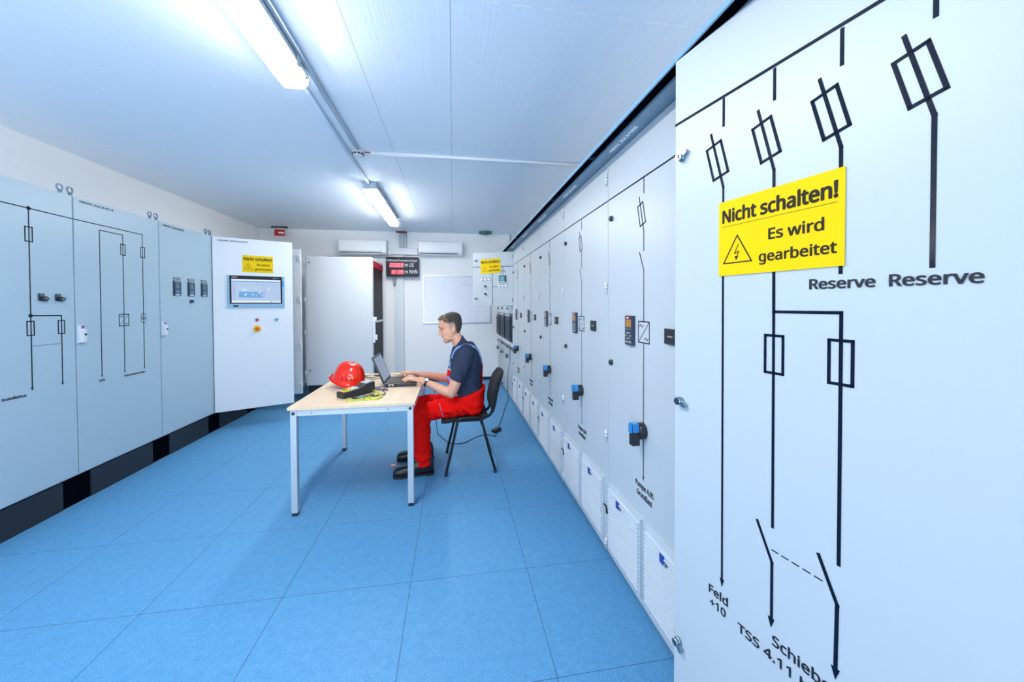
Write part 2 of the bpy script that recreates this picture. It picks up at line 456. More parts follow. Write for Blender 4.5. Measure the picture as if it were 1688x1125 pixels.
def knob_lock(parent, x, z, m='dark_metal', r=.013):
    b = MB(); b.cyl((x, .001, z), (x, -.012, z), r*1.15, m, 18); b.cyl((x, -.012, z), (x, -.016, z), r, m, 18, r1=r*.8)
    b.box(x-.004, x+.004, -.0175, -.015, z-.004, z+.004, 'black_plastic')
    return b.build('lock', parent)
def cam_lock(parent, x, z, ang):
    """chrome quarter-turn lock with a wing"""
    b = MB(); b.cyl((x, .001, z), (x, -.010, z), .0125, 'zinc', 20); b.cyl((x, -.010, z), (x, -.020, z), .0115, 'chrome', 20)
    b.cyl((x, -.020, z), (x, -.0205, z), .0065, 'black_plastic', 14); b.box(x-.0015, x+.0015, -.022, -.0203, z-.004, z+.004, 'chrome')
    dx, dz = math.cos(ang), math.sin(ang)
    p = [(x+.004*(-dz), z+.004*dx), (x+.024*dx-.006*dz, z+.024*dz+.006*dx), (x+.027*dx, z+.027*dz), (x+.024*dx+.006*dz, z+.024*dz-.006*dx), (x-.004*(-dz), z-.004*dx)]
    b.prism([(x-.008*dz, z+.008*dx), (x+.026*dx-.007*dz, z+.026*dz+.007*dx), (x+.030*dx, z+.030*dz), (x+.026*dx+.007*dz, z+.026*dz-.007*dx), (x+.008*dz, z-.008*dx)], -.014, -.002, 'zinc')
    return b.build('lock', parent)
def grille(parent, x0, x1, z0, z1, tagx):
    b = MB(); b.box(x0, x1, -.007, .001, z0, z1, 'grille_plastic')
    n = 17; h = (z1-z0-.024)/n
    for i in range(n):
        z = z0+.012+i*h
        b.add([(x0+.012, -.006, z), (x1-.012, -.006, z), (x1-.012, -.022, z+h*.08), (x0+.012, -.022, z+h*.08), (x0+.012, -.022, z+h*.34), (x1-.012, -.022, z+h*.34), (x1-.012, -.006, z+h*.70), (x0+.012, -.006, z+h*.70)],
              [(0,1,2,3), (3,2,5,4), (4,5,6,7), (0,3,4,7), (1,6,5,2), (0,7,6,1)], 'grille_plastic')
    for q in ((x0, x1, z0, z0+.012), (x0, x1, z1-.012, z1), (x0, x0+.0119, z0+.012, z1-.012), (x1-.0119, x1, z0+.012, z1-.012)):
        b.box(q[0], q[1], -.014, -.006, q[2], q[3], 'grille_plastic')
    b.box(tagx, tagx+.026, -.0245, -.018, z1-.068, z1-.032, 'blue_tag')
    b.box(tagx+.036, tagx+.040, -.0235, -.018, z1-.066, z1-.046, 'lcd_grey'); b.box(tagx+.046, tagx+.048, -.0235, -.018, z1-.062, z1-.046, 'lcd_grey')
    return b.build('filter_grille', parent)
def drive_panel(parent, x0, x1, z0, z1):
    b = MB(); b.box(x0, x1, -.014, .001, z0, z1, 'navy_plastic')
    w, h = x1-x0, z1-z0; y = -.0148
    b.box(x0+w*.16, x0+w*.55, y, -.013, z1-h*.11, z1-h*.03, 'red_label'); b.box(x0+w*.24, x0+w*.46, y-.0004, -.013, z1-h*.085, z1-h*.055, 'print_white')
    b.box(x0+w*.12, x0+w*.80, y, -.013, z1-h*.39, z1-h*.13, 'lcd_orange')
    for i in range(4): b.box(x0+w*(.12+.19*i), x0+w*(.24+.19*i), y-.001, -.013, z1-h*.49, z1-h*.43, 'lcd_grey')
    for a in range(6):
        t = a*PI/3; cx, cz = x0+w*.45+w*.27*math.cos(t), z1-h*.68+h*.11*math.sin(t)
        b.box(cx-w*.08, cx+w*.08, y-.001, -.013, cz-h*.025, cz+h*.025, 'alu')
    b.box(x0+w*.36, x0+w*.54, y-.001, -.013, z1-h*.71, z1-h*.65, 'lcd_grey')
    for i in range(4): b.box(x0+w*(.12+.19*i), x0+w*(.24+.19*i), y-.001, -.013, z1-h*.93, z1-h*.86, 'alu')
    return b.build('drive_keypad', parent)
def meter(parent, x0, x1, z0, z1):
    b = MB(); b.box(x0, x1, -.010, .001, z0, z1, 'black_plastic'); w, h = x1-x0, z1-z0
    b.frame(x0+.004, x1-.004, z0+.004, z1-.004, .003, 'dark_metal', -.0108)
    b.box(x0+w*.3, x0+w*.75, -.0112, -.009, z0+h*.46, z0+h*.55, 'alu')
    return b.build('panel_meter', parent)
def rotary(parent, x, z):
    b = MB(); b.cyl((x, .001, z), (x, -.022, z), .037, 'black_plastic', 28); b.cyl((x, -.022, z), (x, -.030, z), .034, 'black_plastic', 28, r1=.026)
    b.box(x-.016, x+.016, -.062, -.026, z-.062, z+.036, 'black_plastic'); 
    b.box(x-.013, x+.013, -.068, -.060, z-.005, z+.034, 'blue_plastic'); b.box(x-.0165, x+.0165, -.061, -.030, z-.002, z+.037, 'blue_plastic')
    b.box(x-.0168, x-.015, -.058, -.036, z-.028, z-.006, 'print_white')
    return b.build('rotary_switch', parent, bevel=.002)
def canopy(parent, W, text, m='canopy_grey'):
    """overhanging soffit above the doors: grey plate, dark slot with ribs, thin fascia"""
    b = MB(); z = 2.2165
    b.box(.001, W-.001, -.073, .018, z, z+.012, 'canopy_grey')
    b.box(.001, W-.001, -.124, -.002, z+.014, z+.017, 'dark_gap')
    b.box(.001, .006, -.120, -.073, z+.004, z+.014, 'navy_plastic')
    b.box(.001, W-.001, -.128, -.121, z, z+.017, 'hmi_frame')
    o = b.build('canopy', parent)
    t = letters(text, 'print_white', o, .255, z-.0008, w=.285, h=.024, y=-.040, name='lettering', bold=.01)
    t.rotation_euler = (PI/2, 0, 0); t.location = (.255, -.038, z-.0008)
    return o

PITCH = .812
def right_cabinet(i, yfar, num, pump, label):
    W = PITCH
    c = empty('switchgear_cabinet', label, 'electrical cabinet', (RX, yfar, 0), -PI/2, 'pump cabinets along the right wall')
    shell(MB(), .001, W-.001, .60, .045, 2.215).box(.002, W-.002, .03, .58, 0, .046, 'plinth_black').build('body', c)
    canopy(c, W, '=NSHV_SGC4+N%s' % num)
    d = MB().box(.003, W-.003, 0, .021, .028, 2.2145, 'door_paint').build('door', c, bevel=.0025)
    x = .388; g = MB()
    g.tape([(.002, 1.997), (W-.002, 1.997)], .0075, ext=False)
    fuse_switch(g, x, .0062); g.tape([(x, 1.752), (x, 1.667)], .0062)
    g.tape([(x-.037, 1.660), (x, 1.577), (x, 1.345)], .0062)
    converter(g, x-.049, x+.051, 1.244, 1.345); g.tape([(x, 1.244), (x, .63)], .0058); arrow(g, x, .612, .007)
    g.build('mimic_diagram', d)
    drive_panel(d, x-.156, x-.078, 1.225, 1.367); meter(d, x+.180, x+.255, 1.262, 1.323)
    rotary(d, x, .845)
    letters('Pumpe %s\nGrundlast' % pump, 'print_black', d, x+.008, .562, w=.158, h=.066, bold=.008, line=.95)
    grille(d, .032, .382, .078, .432, .15); grille(d, .420, .770, .082, .432, .56)
    for z in (2.118, 1.519, .684, .072): hinge(d, W-.012, z)
    knob_lock(d, .052, 1.887); knob_lock(d, .052, 1.107)
    b = MB(); b.cyl((.014, .001, .285), (.014, -.014, .285), .010, 'zinc', 14); b.box(.008, .020, -.018, -.004, .255, .29, 'dark_metal'); b.cyl((.014, -.014, .29), (.014, -.03, .31), .005, 'dark_metal', 8)
    b.build('latch', d)
    return c
for i, (num, pump, extra) in enumerate((('08', '4.05', 'nearest of the five, beside the ajar door'), ('07', '4.04', 'second from the ajar door'),
                                        ('06', '4.03', 'middle of the five pump cabinets'), ('05', '4.02', 'fourth from the ajar door'), ('04', '4.01', 'beside the swung-open small door'))):
    right_cabinet(i, 1.937 + PITCH*i, num, pump, 'white pump cabinet marked N%s on its canopy, %s' % (num, extra))

# --- nearest right cabinet, its door ajar towards the camera
W9 = .712; Y9 = 1.125
c9 = empty('switchgear_cabinet', 'white cabinet at the near right with its door ajar and Reserve lettering', 'electrical cabinet', (RX, Y9, 0), -PI/2)
shell(MB(), .001, W9-.001, .60, .045, 2.222).box(.002, W9-.002, .03, .58, 0, .046, 'plinth_black').build('body', c9)
canopy(c9, W9, '=NSHV_SGC4+N09')
# hinge at local x=W9; door built with x measured from its free edge
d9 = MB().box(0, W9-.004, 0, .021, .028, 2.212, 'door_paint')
d9.box(.004, .018, .020, .040, .05, 2.19, 'door_paint')
e0 = Vector((.724, 1.112)); a9 = math.radians(11.25)
d9 = d9.build('door', c9, bevel=.0025)
# local frame of c9: X_local = -Y_world, Y_local = X_world
d9.location = (Y9-e0.y, e0.x-RX, 0); d9.rotation_euler = (0, 0, a9)
g = MB(); g.tape([(0, 2.006), (W9-.004, 2.010)], .0085, ext=False)
for x in (.179, .320, .4595, .598): fuse_switch(g, x, .0075)
g.tape([(.179, 1.752), (.181, .62)], .0062); arrow(g, .181, .606, .007, .024)
g.tape([(.320, 1.752), (.322, 1.40)], .0075); g.tape([(.322, 1.40), (.323, .862)], .0068)
g.tape([(.4595, 1.752), (.461, 1.487)], .0075); g.tape([(.598, 1.752), (.598, 1.487)], .0075)
g.tape([(.322, 1.401), (.463, 1.401), (.463, .86)], .0072, ext=True)
g.frame(.298, .348, 1.245, 1.345, .0066); g.frame(.438, .487, 1.245, 1.345, .0066)
g.tape([(.284, .857), (.322, .771), (.322, .62)], .0072); arrow(g, .321, .604, .0085, .026)
g.tape([(.425, .857), (.461, .770), (.459, .625)], .0078); arrow(g, .459, .605, .0085, .026)
for k in range(5):
    u = .319+.119*k/5; g.tape([(u+.002, .803), (u+.119/5-.005, .803)], .0028, ext=False)
g.build('mimic_diagram', d9)
letters('Reserve', 'print_black', d9, .4605, 1.4645, w=.118, h=.0235, bold=.014)
letters('Reserve', 'print_black', d9, .599, 1.4645, w=.118, h=.0235, bold=.014)
letters('Feld', 'print_black', d9, .1695, .575, w=.063, h=.026, bold=.008)
letters('+10', 'print_black', d9, .168, .537, w=.052, h=.024, bold=.008)
letters('Schieber', 'print_black', d9, .396, .578, w=.143, h=.028, bold=.008)
letters('TSS 4.11 bis', 'print_black', d9, .231, .534, w=.205, h=.026, bold=.008, align='LEFT')
cam_lock(d9, .031, 1.890, math.radians(30)); cam_lock(d9, .029, 1.108, math.radians(-25)); cam_lock(d9, .023, .312, math.radians(-52))

# ---------------------------------------------------------------- warning signs
def warning_sign(label, parent_m, x, z, w, h, rot=0.0):
    """yellow magnetic sign; parent_m = world matrix of the door it sticks to, centred at x, z"""
    s = bpy.data.objects.new('warning_sign', None); COL.objects.link(s); s.empty_display_size = .05
    s.matrix_world = parent_m @ Matrix.Translation((x, -.0014, z)) @ Matrix.Rotation(rot, 4, 'Y')
    tag(s, label, 'warning sign', 'yellow do-not-switch signs')
    MB().box(-w/2, w/2, -.0022, 0, -h/2, h/2, 'sign_yellow').build('plate', s)
    k = w/.30; kz = h/.208; y = -.0026
    letters('Nicht schalten!', 'sign_print', s, .0*k, .062*kz, w=.277*k, h=.040*kz, y=y, bold=.022, depth=.0003)
    b = MB(); b.tape([(-.140*k, .033*kz), (.137*k, .033*kz)], .0011, 'sign_print', y); b.build('underline', s)
    letters('Es wird', 'sign_print', s, .052*k, -.008*kz, w=.122*k, h=.030*kz, y=y, bold=.014, depth=.0003)
    letters('gearbeitet', 'sign_print', s, .052*k, -.066*kz, w=.170*k, h=.036*kz, y=y, bold=.014, depth=.0003)
    b = MB(); p = [(-.134*k, -.070*kz), (-.0525*k, -.070*kz), (-.093*k, .0035*kz)]
    b.tape(p+[p[0]], .0034*k, 'sign_print', y)
    cx = -.093*k
    b.tape([(cx+.004*k, -.020*kz), (cx-.008*k, -.046*kz), (cx+.005*k, -.040*kz), (cx-.003*k, -.060*kz)], .0026*k, 'sign_print', y, ext=False)
    b.prism([(cx-.008*k, -.052*kz), (cx-.003*k, -.064*kz), (cx+.004*k, -.053*kz)], y, y+.0007, 'sign_print')
    b.build('lightning_triangle', s)
    return s
bpy.context.view_layer.update()
warning_sign('yellow Nicht schalten sign on the big ajar door at the near right', d9.matrix_world, .3185, 1.6045, .301, .208)

# ---------------------------------------------------------------- three narrow cabinets at the far end of the right row
def narrow_cabinet(k, yfar, label, flap):
    W = .598
    c = empty('switchgear_cabinet', label, 'electrical cabinet', (RX, yfar, 0), -PI/2, 'narrow fuse cabinets at the far end')
    shell(MB(), .001, W-.001, .60, .045, 2.215).box(.002, W-.002, .03, .58, 0, .046, 'plinth_black').build('body', c)
    MB().box(.003, W-.003, .001, .02, .80, 1.408, 'cabinet_paint').build('fuse_panel', c, bevel=.002)
    b = MB(); b.box(.03, W-.08, -.006, .001, .865, 1.292, 'navy_plastic')
    for q in range(3):
        x = .05+q*.15; b.box(x, x+.10, -.035, -.005, .885, 1.25, 'navy_plastic'); b.box(x+.012, x+.088, -.040, -.030, .93, 1.17, 'black_plastic')
        b.box(x+.046, x+.054, -.0415, -.038, .95, 1.15, 'lcd_grey')
        b.box(x+.02, x+.08, -.048, -.035, 1.17, 1.20, 'red_label' if q == 1 and k == 1 else 'navy_plastic'); b.box(x+.01, x+.09, -.05, -.03, 1.256, 1.288, 'alu')
    b.build('fuse_switch_strip', c, bevel=.002)
    for z in (1.37, .765): knob_lock(c, .05, z, r=.016)
    d = MB().box(.003, W-.003, 0, .021, .028, .735, 'door_paint').build('lower_door', c, bevel=.002)
    b = MB(); b.cyl((.12, .001, .63), (.12, -.03, .63), .030, 'chrome', 20); b.box(.112, .128, -.045, -.028, .60, .66, 'dark_metal'); b.build('rotary_handle', d)
    knob_lock(d, .05, .064, r=.012)
    for z in (.60, .12): hinge(d, W-.012, z, .04)
    if not flap:
        u = MB().box(.003, W-.003, 0, .021, 1.412, 2.214, 'door_paint').build('upper_door', c, bevel=.002)
        g = MB(); g.tape([(.004, 1.985), (W-.004, 1.985)], .0075, ext=False); g.build('mimic_diagram', u)
        for z in (2.077, 1.52): knob_lock(u, .04, z)
    else:
        canopy(c, W, '=NSHV_SGC4+N03')
        t = math.radians(25); H = (W, 0)
        L = .618
        u = MB().box(0, L, 0, .021, 1.412, 2.192, 'door_paint').build('upper_door', c, bevel=.002)
        # local frame: X_local=-Y, Y_local=+X ; hinge at local (W,0), leaf points to local (-cos65, -sin65)
        a = math.radians(65)
        u.location = (W-L*math.cos(a), -L*math.sin(a), 0); u.rotation_euler = (0, 0, a)
        f = lambda s: L-s
        g = MB(); g.tape([(0, 1.983), (L, 1.981)], .008, ext=False); g.tape([(f(.315), 1.98), (f(.315), 1.413)], .008, ext=False)
        g.tape([(f(.31), 1.692), (f(.241), 1.692)], .008); g.tape([(f(.154), 1.98), (f(.154), 1.935)], .006)
        for r_ in (.019, .034):
            for i in range(20):
                a0, a1 = 2*PI*i/20, 2*PI*(i+1)/20
                if r_ > .03 and not (-.2 < a0 < PI+.2 or a0 > 2*PI-.2): continue
                g.tape([(f(.156)+r_*math.cos(a0), 1.895+r_*math.sin(a0)), (f(.156)+r_*math.cos(a1), 1.895+r_*math.sin(a1))], .0055)
        g.build('mimic_diagram', u)
        b = MB(); b.box(f(.208), f(.105), -.012, .001, 1.752, 1.850, 'black_plastic'); b.box(f(.195), f(.128), -.0135, -.01, 1.775, 1.838, 'lcd_teal'); b.box(f(.195), f(.120), -.0135, -.01, 1.757, 1.765, 'print_white')
        b.build('panel_meter', u)
        for xs, z in (((.473, .42, .367), 1.80), ((.206, .157, .102), 1.704)):
            for s in xs:
                b = MB(); b.cyl((f(s), .001, z), (f(s), -.018, z), .014, 'print_white', 14); b.box(f(s)-.004, f(s)+.015, -.003, .001, z+.010, z+.022, 'dark_metal')
                b.build('pilot_lamp', u)
        for z in (1.698, 1.589):
            b = MB(); b.cyl((f(.421), .001, z), (f(.421), -.02, z), .014, 'black_plastic', 14); b.box(f(.421)-.005, f(.421)+.005, -.034, -.018, z-.016, z+.012, 'black_plastic'); b.box(f(.421)-.014, f(.421)-.002, -.004, .001, z+.014, z+.024, 'alu')
            b.build('selector_switch', u)
        for z in (2.077, 1.522): cam_lock(u, f(.575), z, math.radians(20))
        hinge(u, f(.316), 1.515, .03); hinge(u, L-.018, 1.505, .04); hinge(u, L-.018, 2.12, .04)
        bpy.context.view_layer.update()
        warning_sign('yellow Nicht schalten sign, slightly tilted, on the swung-open upper door beside the whiteboard', u.matrix_world, f(.341), 1.992, .306, .210, math.radians(-2.5))
    return c
y = 1.937+PITCH*4
for k, lab in enumerate(('narrow white fuse cabinet with its upper door swung open', 'narrow white fuse cabinet in the middle of the far three',
                         'narrow white fuse cabinet against the back wall')):
    narrow_cabinet(k, y+.60*(k+1), lab, k == 0)

# ---------------------------------------------------------------- left row
def lifting_eye(parent, x):
    b = MB(); b.ring((x, .045, 2.236+.030), .020, .0062, 'zinc', 'y', 22, 8); b.cyl((x, .045, 2.222), (x, .045, 2.243), .011, 'zinc', 12)
    b.build('lifting_eye', parent)
def swing_handle(parent, x, z):
    b = MB(); b.box(x-.020, x+.020, -.016, .001, z-.065, z+.065, 'white_plastic'); b.box(x-.014, x+.014, -.032, -.014, z-.06, z+.03, 'white_plastic')
    b.cyl((x+.004, -.032, z-.004), (x+.004, -.034, z-.004), .009, 'black_plastic', 14); b.box(x-.008, x+.016, -.0175, -.014, z+.040, z+.062, 'purple_label')
    b.build('swing_handle', parent, bevel=.003)
def plinth(parent, W, x0=0):
    b = MB(); b.box(x0+.10, W-.10, .012, .58, 0, .195, 'plinth_black')
    b.box(x0+.001, x0+.10, .020, .58, 0, .195, 'dark_gap'); b.box(W-.10, W-.001, .020, .58, 0, .195, 'dark_gap')
    for x in (x0+.115, W-.115):
        for z in (.035, .15): b.cyl((x, .013, z), (x, .008, z), .006, 'dark_metal', 10)
    b.build('plinth', parent)
def left_cabinet(y0, y1, label, name=None, eyes=(True, True)):
    W = y1-y0
    c = empty('switchgear_cabinet', label, 'electrical cabinet', (LX, y0, 0), PI/2, 'cabinets along the left wall')
    shell(MB(), .001, W-.001, .60, .20, 2.222).build('body', c); plinth(c, W)
    if eyes[0]: lifting_eye(c, .035)
    if eyes[1]: lifting_eye(c, W-.035)
    return c, W
def left_door(c, W):
    return MB().box(.004, W-.004, 0, .021, .212, 2.216, 'shaded_door_paint').build('door', c, bevel=.003)
LINE = .0066
# N13
c, W = left_cabinet(2.322, 3.104, 'grey-white cabinet at the left picture edge with Installation lettering')
d = left_door(c, W); f = lambda y: y-2.322
g = MB(); g.tape([(.002, 2.062), (W-.002, 2.052)], LINE, ext=False)
g.tape([(f(2.823), 2.056), (f(2.820), .90)], LINE); g.tape([(f(2.820), 1.366), (f(3.008), 1.362), (f(3.006), .895)], LINE)
arrow(g, f(2.819), .882, .008); arrow(g, f(3.006), .878, .008)
for (x, z) in ((f(2.823), 2.056), (f(2.820), 1.366)):
    g.prism([(x+.0125*math.cos(2*PI*i/20), z+.0125*math.sin(2*PI*i/20)) for i in range(20)], -.0012, -.0002, 'tape')
g.frame(f(2.797), f(2.845), 1.840, 1.939, LINE); g.frame(f(2.795), f(2.842), 1.236, 1.333, LINE); g.frame(f(2.983), f(3.031), 1.234, 1.331, LINE)
for k in range(11): g.tape([(f(2.828)+k*.0158, 1.169), (f(2.828)+k*.0158+.011, 1.169)], .003, ext=False)
g.build('mimic_diagram', d)
letters('Installation', 'print_black', d, f(2.720), .862, w=.130, h=.019, bold=.012)
for x in (f(2.885), f(2.990)):
    b = MB(); b.box(x-.020, x+.014, -.006, .001, 1.465, 1.511, 'navy_plastic'); b.box(x-.014, x+.008, -.0068, -.004, 1.493, 1.507, 'lcd_grey')
    b.cyl((x+.008, .001, 1.476), (x+.008, -.022, 1.476), .016, 'black_plastic', 18); b.cyl((x+.008, -.022, 1.476), (x+.008, -.025, 1.476), .009, 'chrome', 14); b.box(x+.006, x+.010, -.042, -.024, 1.470, 1.482, 'chrome')
    b.build('key_switch', d)
# N14
c, W = left_cabinet(3.104, 3.880, 'grey-white cabinet marked N14, USV lettering low on its door', eyes=(True, True))
d = left_door(c, W); f = lambda y: y-3.104
g = MB(); g.tape([(.005, 2.052), (f(3.695), 2.052), (f(3.692), .895)], LINE)
g.tape([(f(3.296), .89), (f(3.300), 2.012), (f(3.502), 2.012), (f(3.496), .89)], LINE)
for x in (f(3.296), f(3.494), f(3.691)): arrow(g, x, .876, .007, .016)
g.frame(f(3.478), f(3.526), 1.844, 1.938, LINE); g.frame(f(3.672), f(3.722), 1.848, 1.944, LINE)
converter(g, f(3.450), f(3.546), 1.262, 1.363, LINE, 'dc')
for z in (1.338, 1.306):
    for i in range(18):
        a0, a1 = 2*PI*i/18, 2*PI*(i+1)/18
        g.tape([(f(3.693)+.026*math.cos(a0), z+.026*math.sin(a0)), (f(3.693)+.026*math.cos(a1), z+.026*math.sin(a1))], .004)
g.build('mimic_diagram', d)
letters('USV', 'print_black', d, f(3.297), .854, w=.048, h=.020, bold=.012)
letters('Steuerspannungen', 'print_black', d, f(3.592), .850, w=.21, h=.021, bold=.01)
letters('=NSHV_SGC4+N14', 'print_black', d, f(3.282), 2.190, w=.278, h=.021, bold=.004)
swing_handle(d, .030, 1.225)
# N15
c, W = left_cabinet(3.880, 4.645, 'grey-white cabinet marked N15 with three small keypad modules')
d = left_door(c, W); f = lambda y: y-3.880
letters('=NSHV_SGC4+N15', 'print_black', d, f(4.062), 2.186, w=.278, h=.021, bold=.012)
for x in (f(4.09), f(4.288), f(4.488)):
    b = MB(); b.box(x-.047, x+.047, -.010, .001, 1.529, 1.676, 'navy_plastic'); b.box(x-.028, x+.026, -.0112, -.008, 1.60, 1.652, 'lcd_grey')
    b.box(x-.030, x+.030, -.0112, -.008, 1.545, 1.590, 'lcd_grey'); b.box(x-.02, x+.02, -.0125, -.010, 1.56, 1.575, 'blue_plastic'); b.box(x-.040, x+.040, -.0112, -.008, 1.662, 1.669, 'alu')
    b.box(x-.030, x+.030, -.0112, -.008, 1.533, 1.540, 'print_white'); b.build('keypad_module', d)
    b = MB(); b.box(x-.046, x+.046, -.003, .001, 1.688, 1.706, 'dark_metal'); b.box(x-.036, x+.036, -.0036, -.002, 1.693, 1.701, 'alu'); b.build('name_plate', d)
b = MB(); x = f(4.285); b.box(x-.020, x+.020, -.005, .001, 1.488, 1.500, 'alu'); b.cyl((x, .001, 1.474), (x, -.024, 1.474), .015, 'black_plastic', 18); b.box(x-.003, x+.003, -.03, -.02, 1.464, 1.484, 'blue_plastic'); b.build('selector_switch', d)
swing_handle(d, .030, 1.215)
# N16, door swung open towards the room
c, W = left_cabinet(4.645, 5.420, 'grey-white cabinet marked N16, its door swung open with a touch panel', eyes=(False, False))
lifting_eye(c, .035)
LD = .778
d = MB().box(.004, LD, 0, .021, .212, 2.212, 'lit_door_paint').build('door', c, bevel=.003)
ang16 = math.radians(90-64.73)-PI/2
d.location = (-.022, -.006, 0); d.rotation_euler = (0, 0, ang16)
letters('=NSHV_SGC4+N16', 'print_black', d, .188, 2.172, w=.282, h=.023, bold=.012)
b = MB(); b.box(.130, .691, -.012, .001, 1.404, 1.781, 'hmi_frame'); b.box(.154, .667, -.0135, -.011, 1.452, 1.778, 'hmi_black')
b.box(.185, .235, -.0128, -.011, 1.415, 1.437, 'black_plastic'); b.box(.668, .686, -.0135, -.011, 1.66, 1.73, 'blue_plastic')
h_ = b.build('operator_panel', d)
letters('SIEMENS', 'print_white', h_, .20, 1.759, w=.052, h=.010, y=-.0140, bold=.01)
letters('SIMATIC HMI', 'print_white', h_, .60, 1.757, w=.055, h=.006, y=-.0140)
b = MB(); y_ = -.0142
b.box(.172, .650, y_, -.0134, 1.465, 1.737, 'screen_light'); z1 = 1.737
b.box(.172, .650, y_-.0003, y_, 1.720, 1.737, 'screen_white'); b.box(.172, .650, y_-.0003, y_, 1.706, 1.718, 'screen_blue'); b.box(.215, .650, y_-.0003, y_, 1.672, 1.680, 'screen_violet')
b.box(.240, .470, y_-.0003, y_, 1.525, 1.592, 'screen_blue'); b.box(.470, .495, y_-.0003, y_, 1.52, 1.672, 'screen_violet'); b.box(.182, .210, y_-.0003, y_, 1.50, 1.70, 'screen_violet')
b.box(.172, .545, y_-.0004, y_, 1.465, 1.486, 'screen_white'); b.box(.560, .650, y_-.0004, y_, 1.465, 1.482, 'screen_white')
for k in range(7): b.box(.505, .63, y_-.0003, y_, 1.505+k*.022, 1.508+k*.022, 'screen_violet')
for (x, z, w_) in ((.275, 1.610, .035), (.295, 1.560, .022), (.295, 1.545, .010), (.36, 1.556, .022), (.40, 1.545, .010), (.425, 1.575, .030), (.52, 1.62, .022), (.455, 1.548, .01)):
    b.box(x, x+w_, y_-.0006, y_, z, z+.010, 'screen_white')
b.build('screen', d)
for x, m_ in ((.409, 'pilot_red'), (.605, 'pilot_blue')):
    b = MB(); b.box(x-.017, x+.017, -.006, .001, 1.272, 1.286, 'white_plastic'); b.cyl((x, .001, 1.258), (x, -.014, 1.258), .016, m_, 18); b.box(x-.016, x+.016, -.013, .001, 1.258, 1.270, m_); b.build('pilot_lamp', d)
b = MB(); b.cyl((.409, .001, 1.152), (.409, -.006, 1.152), .042, 'estop_yellow', 28); b.cyl((.409, -.006, 1.152), (.409, -.022, 1.152), .014, 'orange_red', 18); b.cyl((.409, -.022, 1.152), (.409, -.036, 1.152), .021, 'orange_red', 20, r1=.018); b.build('emergency_stop', d)
bpy.context.view_layer.update()
warning_sign('yellow Nicht schalten sign above the touch panel on the swung-open left door', d.matrix_world, .427, 1.921, .300, .199, math.radians(.5))
# N17 with its door at right angles, only its edge showing
c, W = left_cabinet(5.420, 6.02, 'grey-white cabinet behind the touch-panel door, its own door standing open', eyes=(False, False))
d = MB().box(.004, .60, 0, .021, .205, 2.205, 'lit_door_paint')
d = d.build('door', c, bevel=.002); d.location = (.015, -.012, 0); d.rotation_euler = (0, 0, math.radians(-86))
for z in (2.08, 1.52, .875, .305):
    b = MB(); b.box(.562, .592, -.012, .001, z-.045, z+.045, 'cabinet_paint'); b.box(.582, .590, -.016, -.010, z-.035, z+.035, 'grey_pipe'); b.build('latch', d)

# ---------------------------------------------------------------- back of the room
def K(x, z): s = YB/6.887; return x*s, 1.42+(z-1.42)*s
# server rack
r0, r1, ry0, ry1 = -2.135, -1.205, 5.80, 6.72
rk = empty('server_rack', 'grey-white equipment rack with dark glazed door beside the level display', 'equipment rack', (r0, ry0, 0))
D = r1-r0; Wd = ry1-ry0
b = MB(); b.box(.012, D-.02, .02, Wd, .245, 2.155, 'rack_paint'); b.build('body', rk)
b = MB(); b.box(.02, D-.03, .03, Wd-.02, 0, .246, 'plinth_black'); b.build('plinth', rk)
b = MB(); b.box(.018, D-.022, 0, .02, .252, 2.150, 'rack_paint'); sp_ = b.build('side_panel', rk, bevel=.002)
for z in (2.065, .47):
    b = MB(); b.cyl((.055, .001, z), (.055, -.006, z), .010, 'dark_metal', 14); b.cyl((.055, -.006, z), (.055, -.008, z), .006, 'black_plastic', 10); b.build('quick_lock', sp_)
b = MB(); b.box(D-.022, D+.004, .0, .10, .248, 2.152, 'rack_paint'); b.box(D-.020, D+.004, Wd-.04, Wd, .248, 2.152, 'rack_paint'); b.box(D-.02, D+.004, .10, Wd-.04, .248, .33, 'rack_paint'); b.box(D-.02, D+.004, .10, Wd-.04, 2.118, 2.152, 'rack_paint')
b.box(D-.016, D-.004, .10, Wd-.04, .33, 2.10, 'rack_glass'); b.box(D-.012, D+.002, .10, Wd-.04, 2.02, 2.118, 'rack_red'); b.box(D-.01, D+.004, .12, Wd-.04, 1.155, 1.185, 'alu')
fd = b.build('glazed_door', rk)
b = MB(); b.box(D+.003, D+.035, .02, .085, .86, 1.25, 'white_plastic'); b.box(D+.03, D+.065, .03, .075, .90, .98, 'white_plastic'); b.box(D+.03, D+.055, .03, .075, 1.19, 1.25, 'white_plastic'); b.build('swing_handle', fd, bevel=.006)
b = MB(); b.box(-.004, .014, .01, Wd-.01, .25, 2.15, 'cabinet_paint')
rd = b.build('rear_door', rk)
for z in (2.03, 1.50, 1.02, .42):
    b = MB(); b.cyl((-.014, .015, z-.045), (-.014, .015, z+.045), .012, 'grey_pipe', 12); b.box(-.014, .0, .006, .024, z-.045, z+.045, 'grey_pipe'); b.build('hinge', rd)
b = MB()
for x in (.1, .22, .26, .86): b.cyl((x, .1, 2.155), (x, .1, 2.168), .012, 'dark_metal', 10)
b.build('roof_bolt', rk)

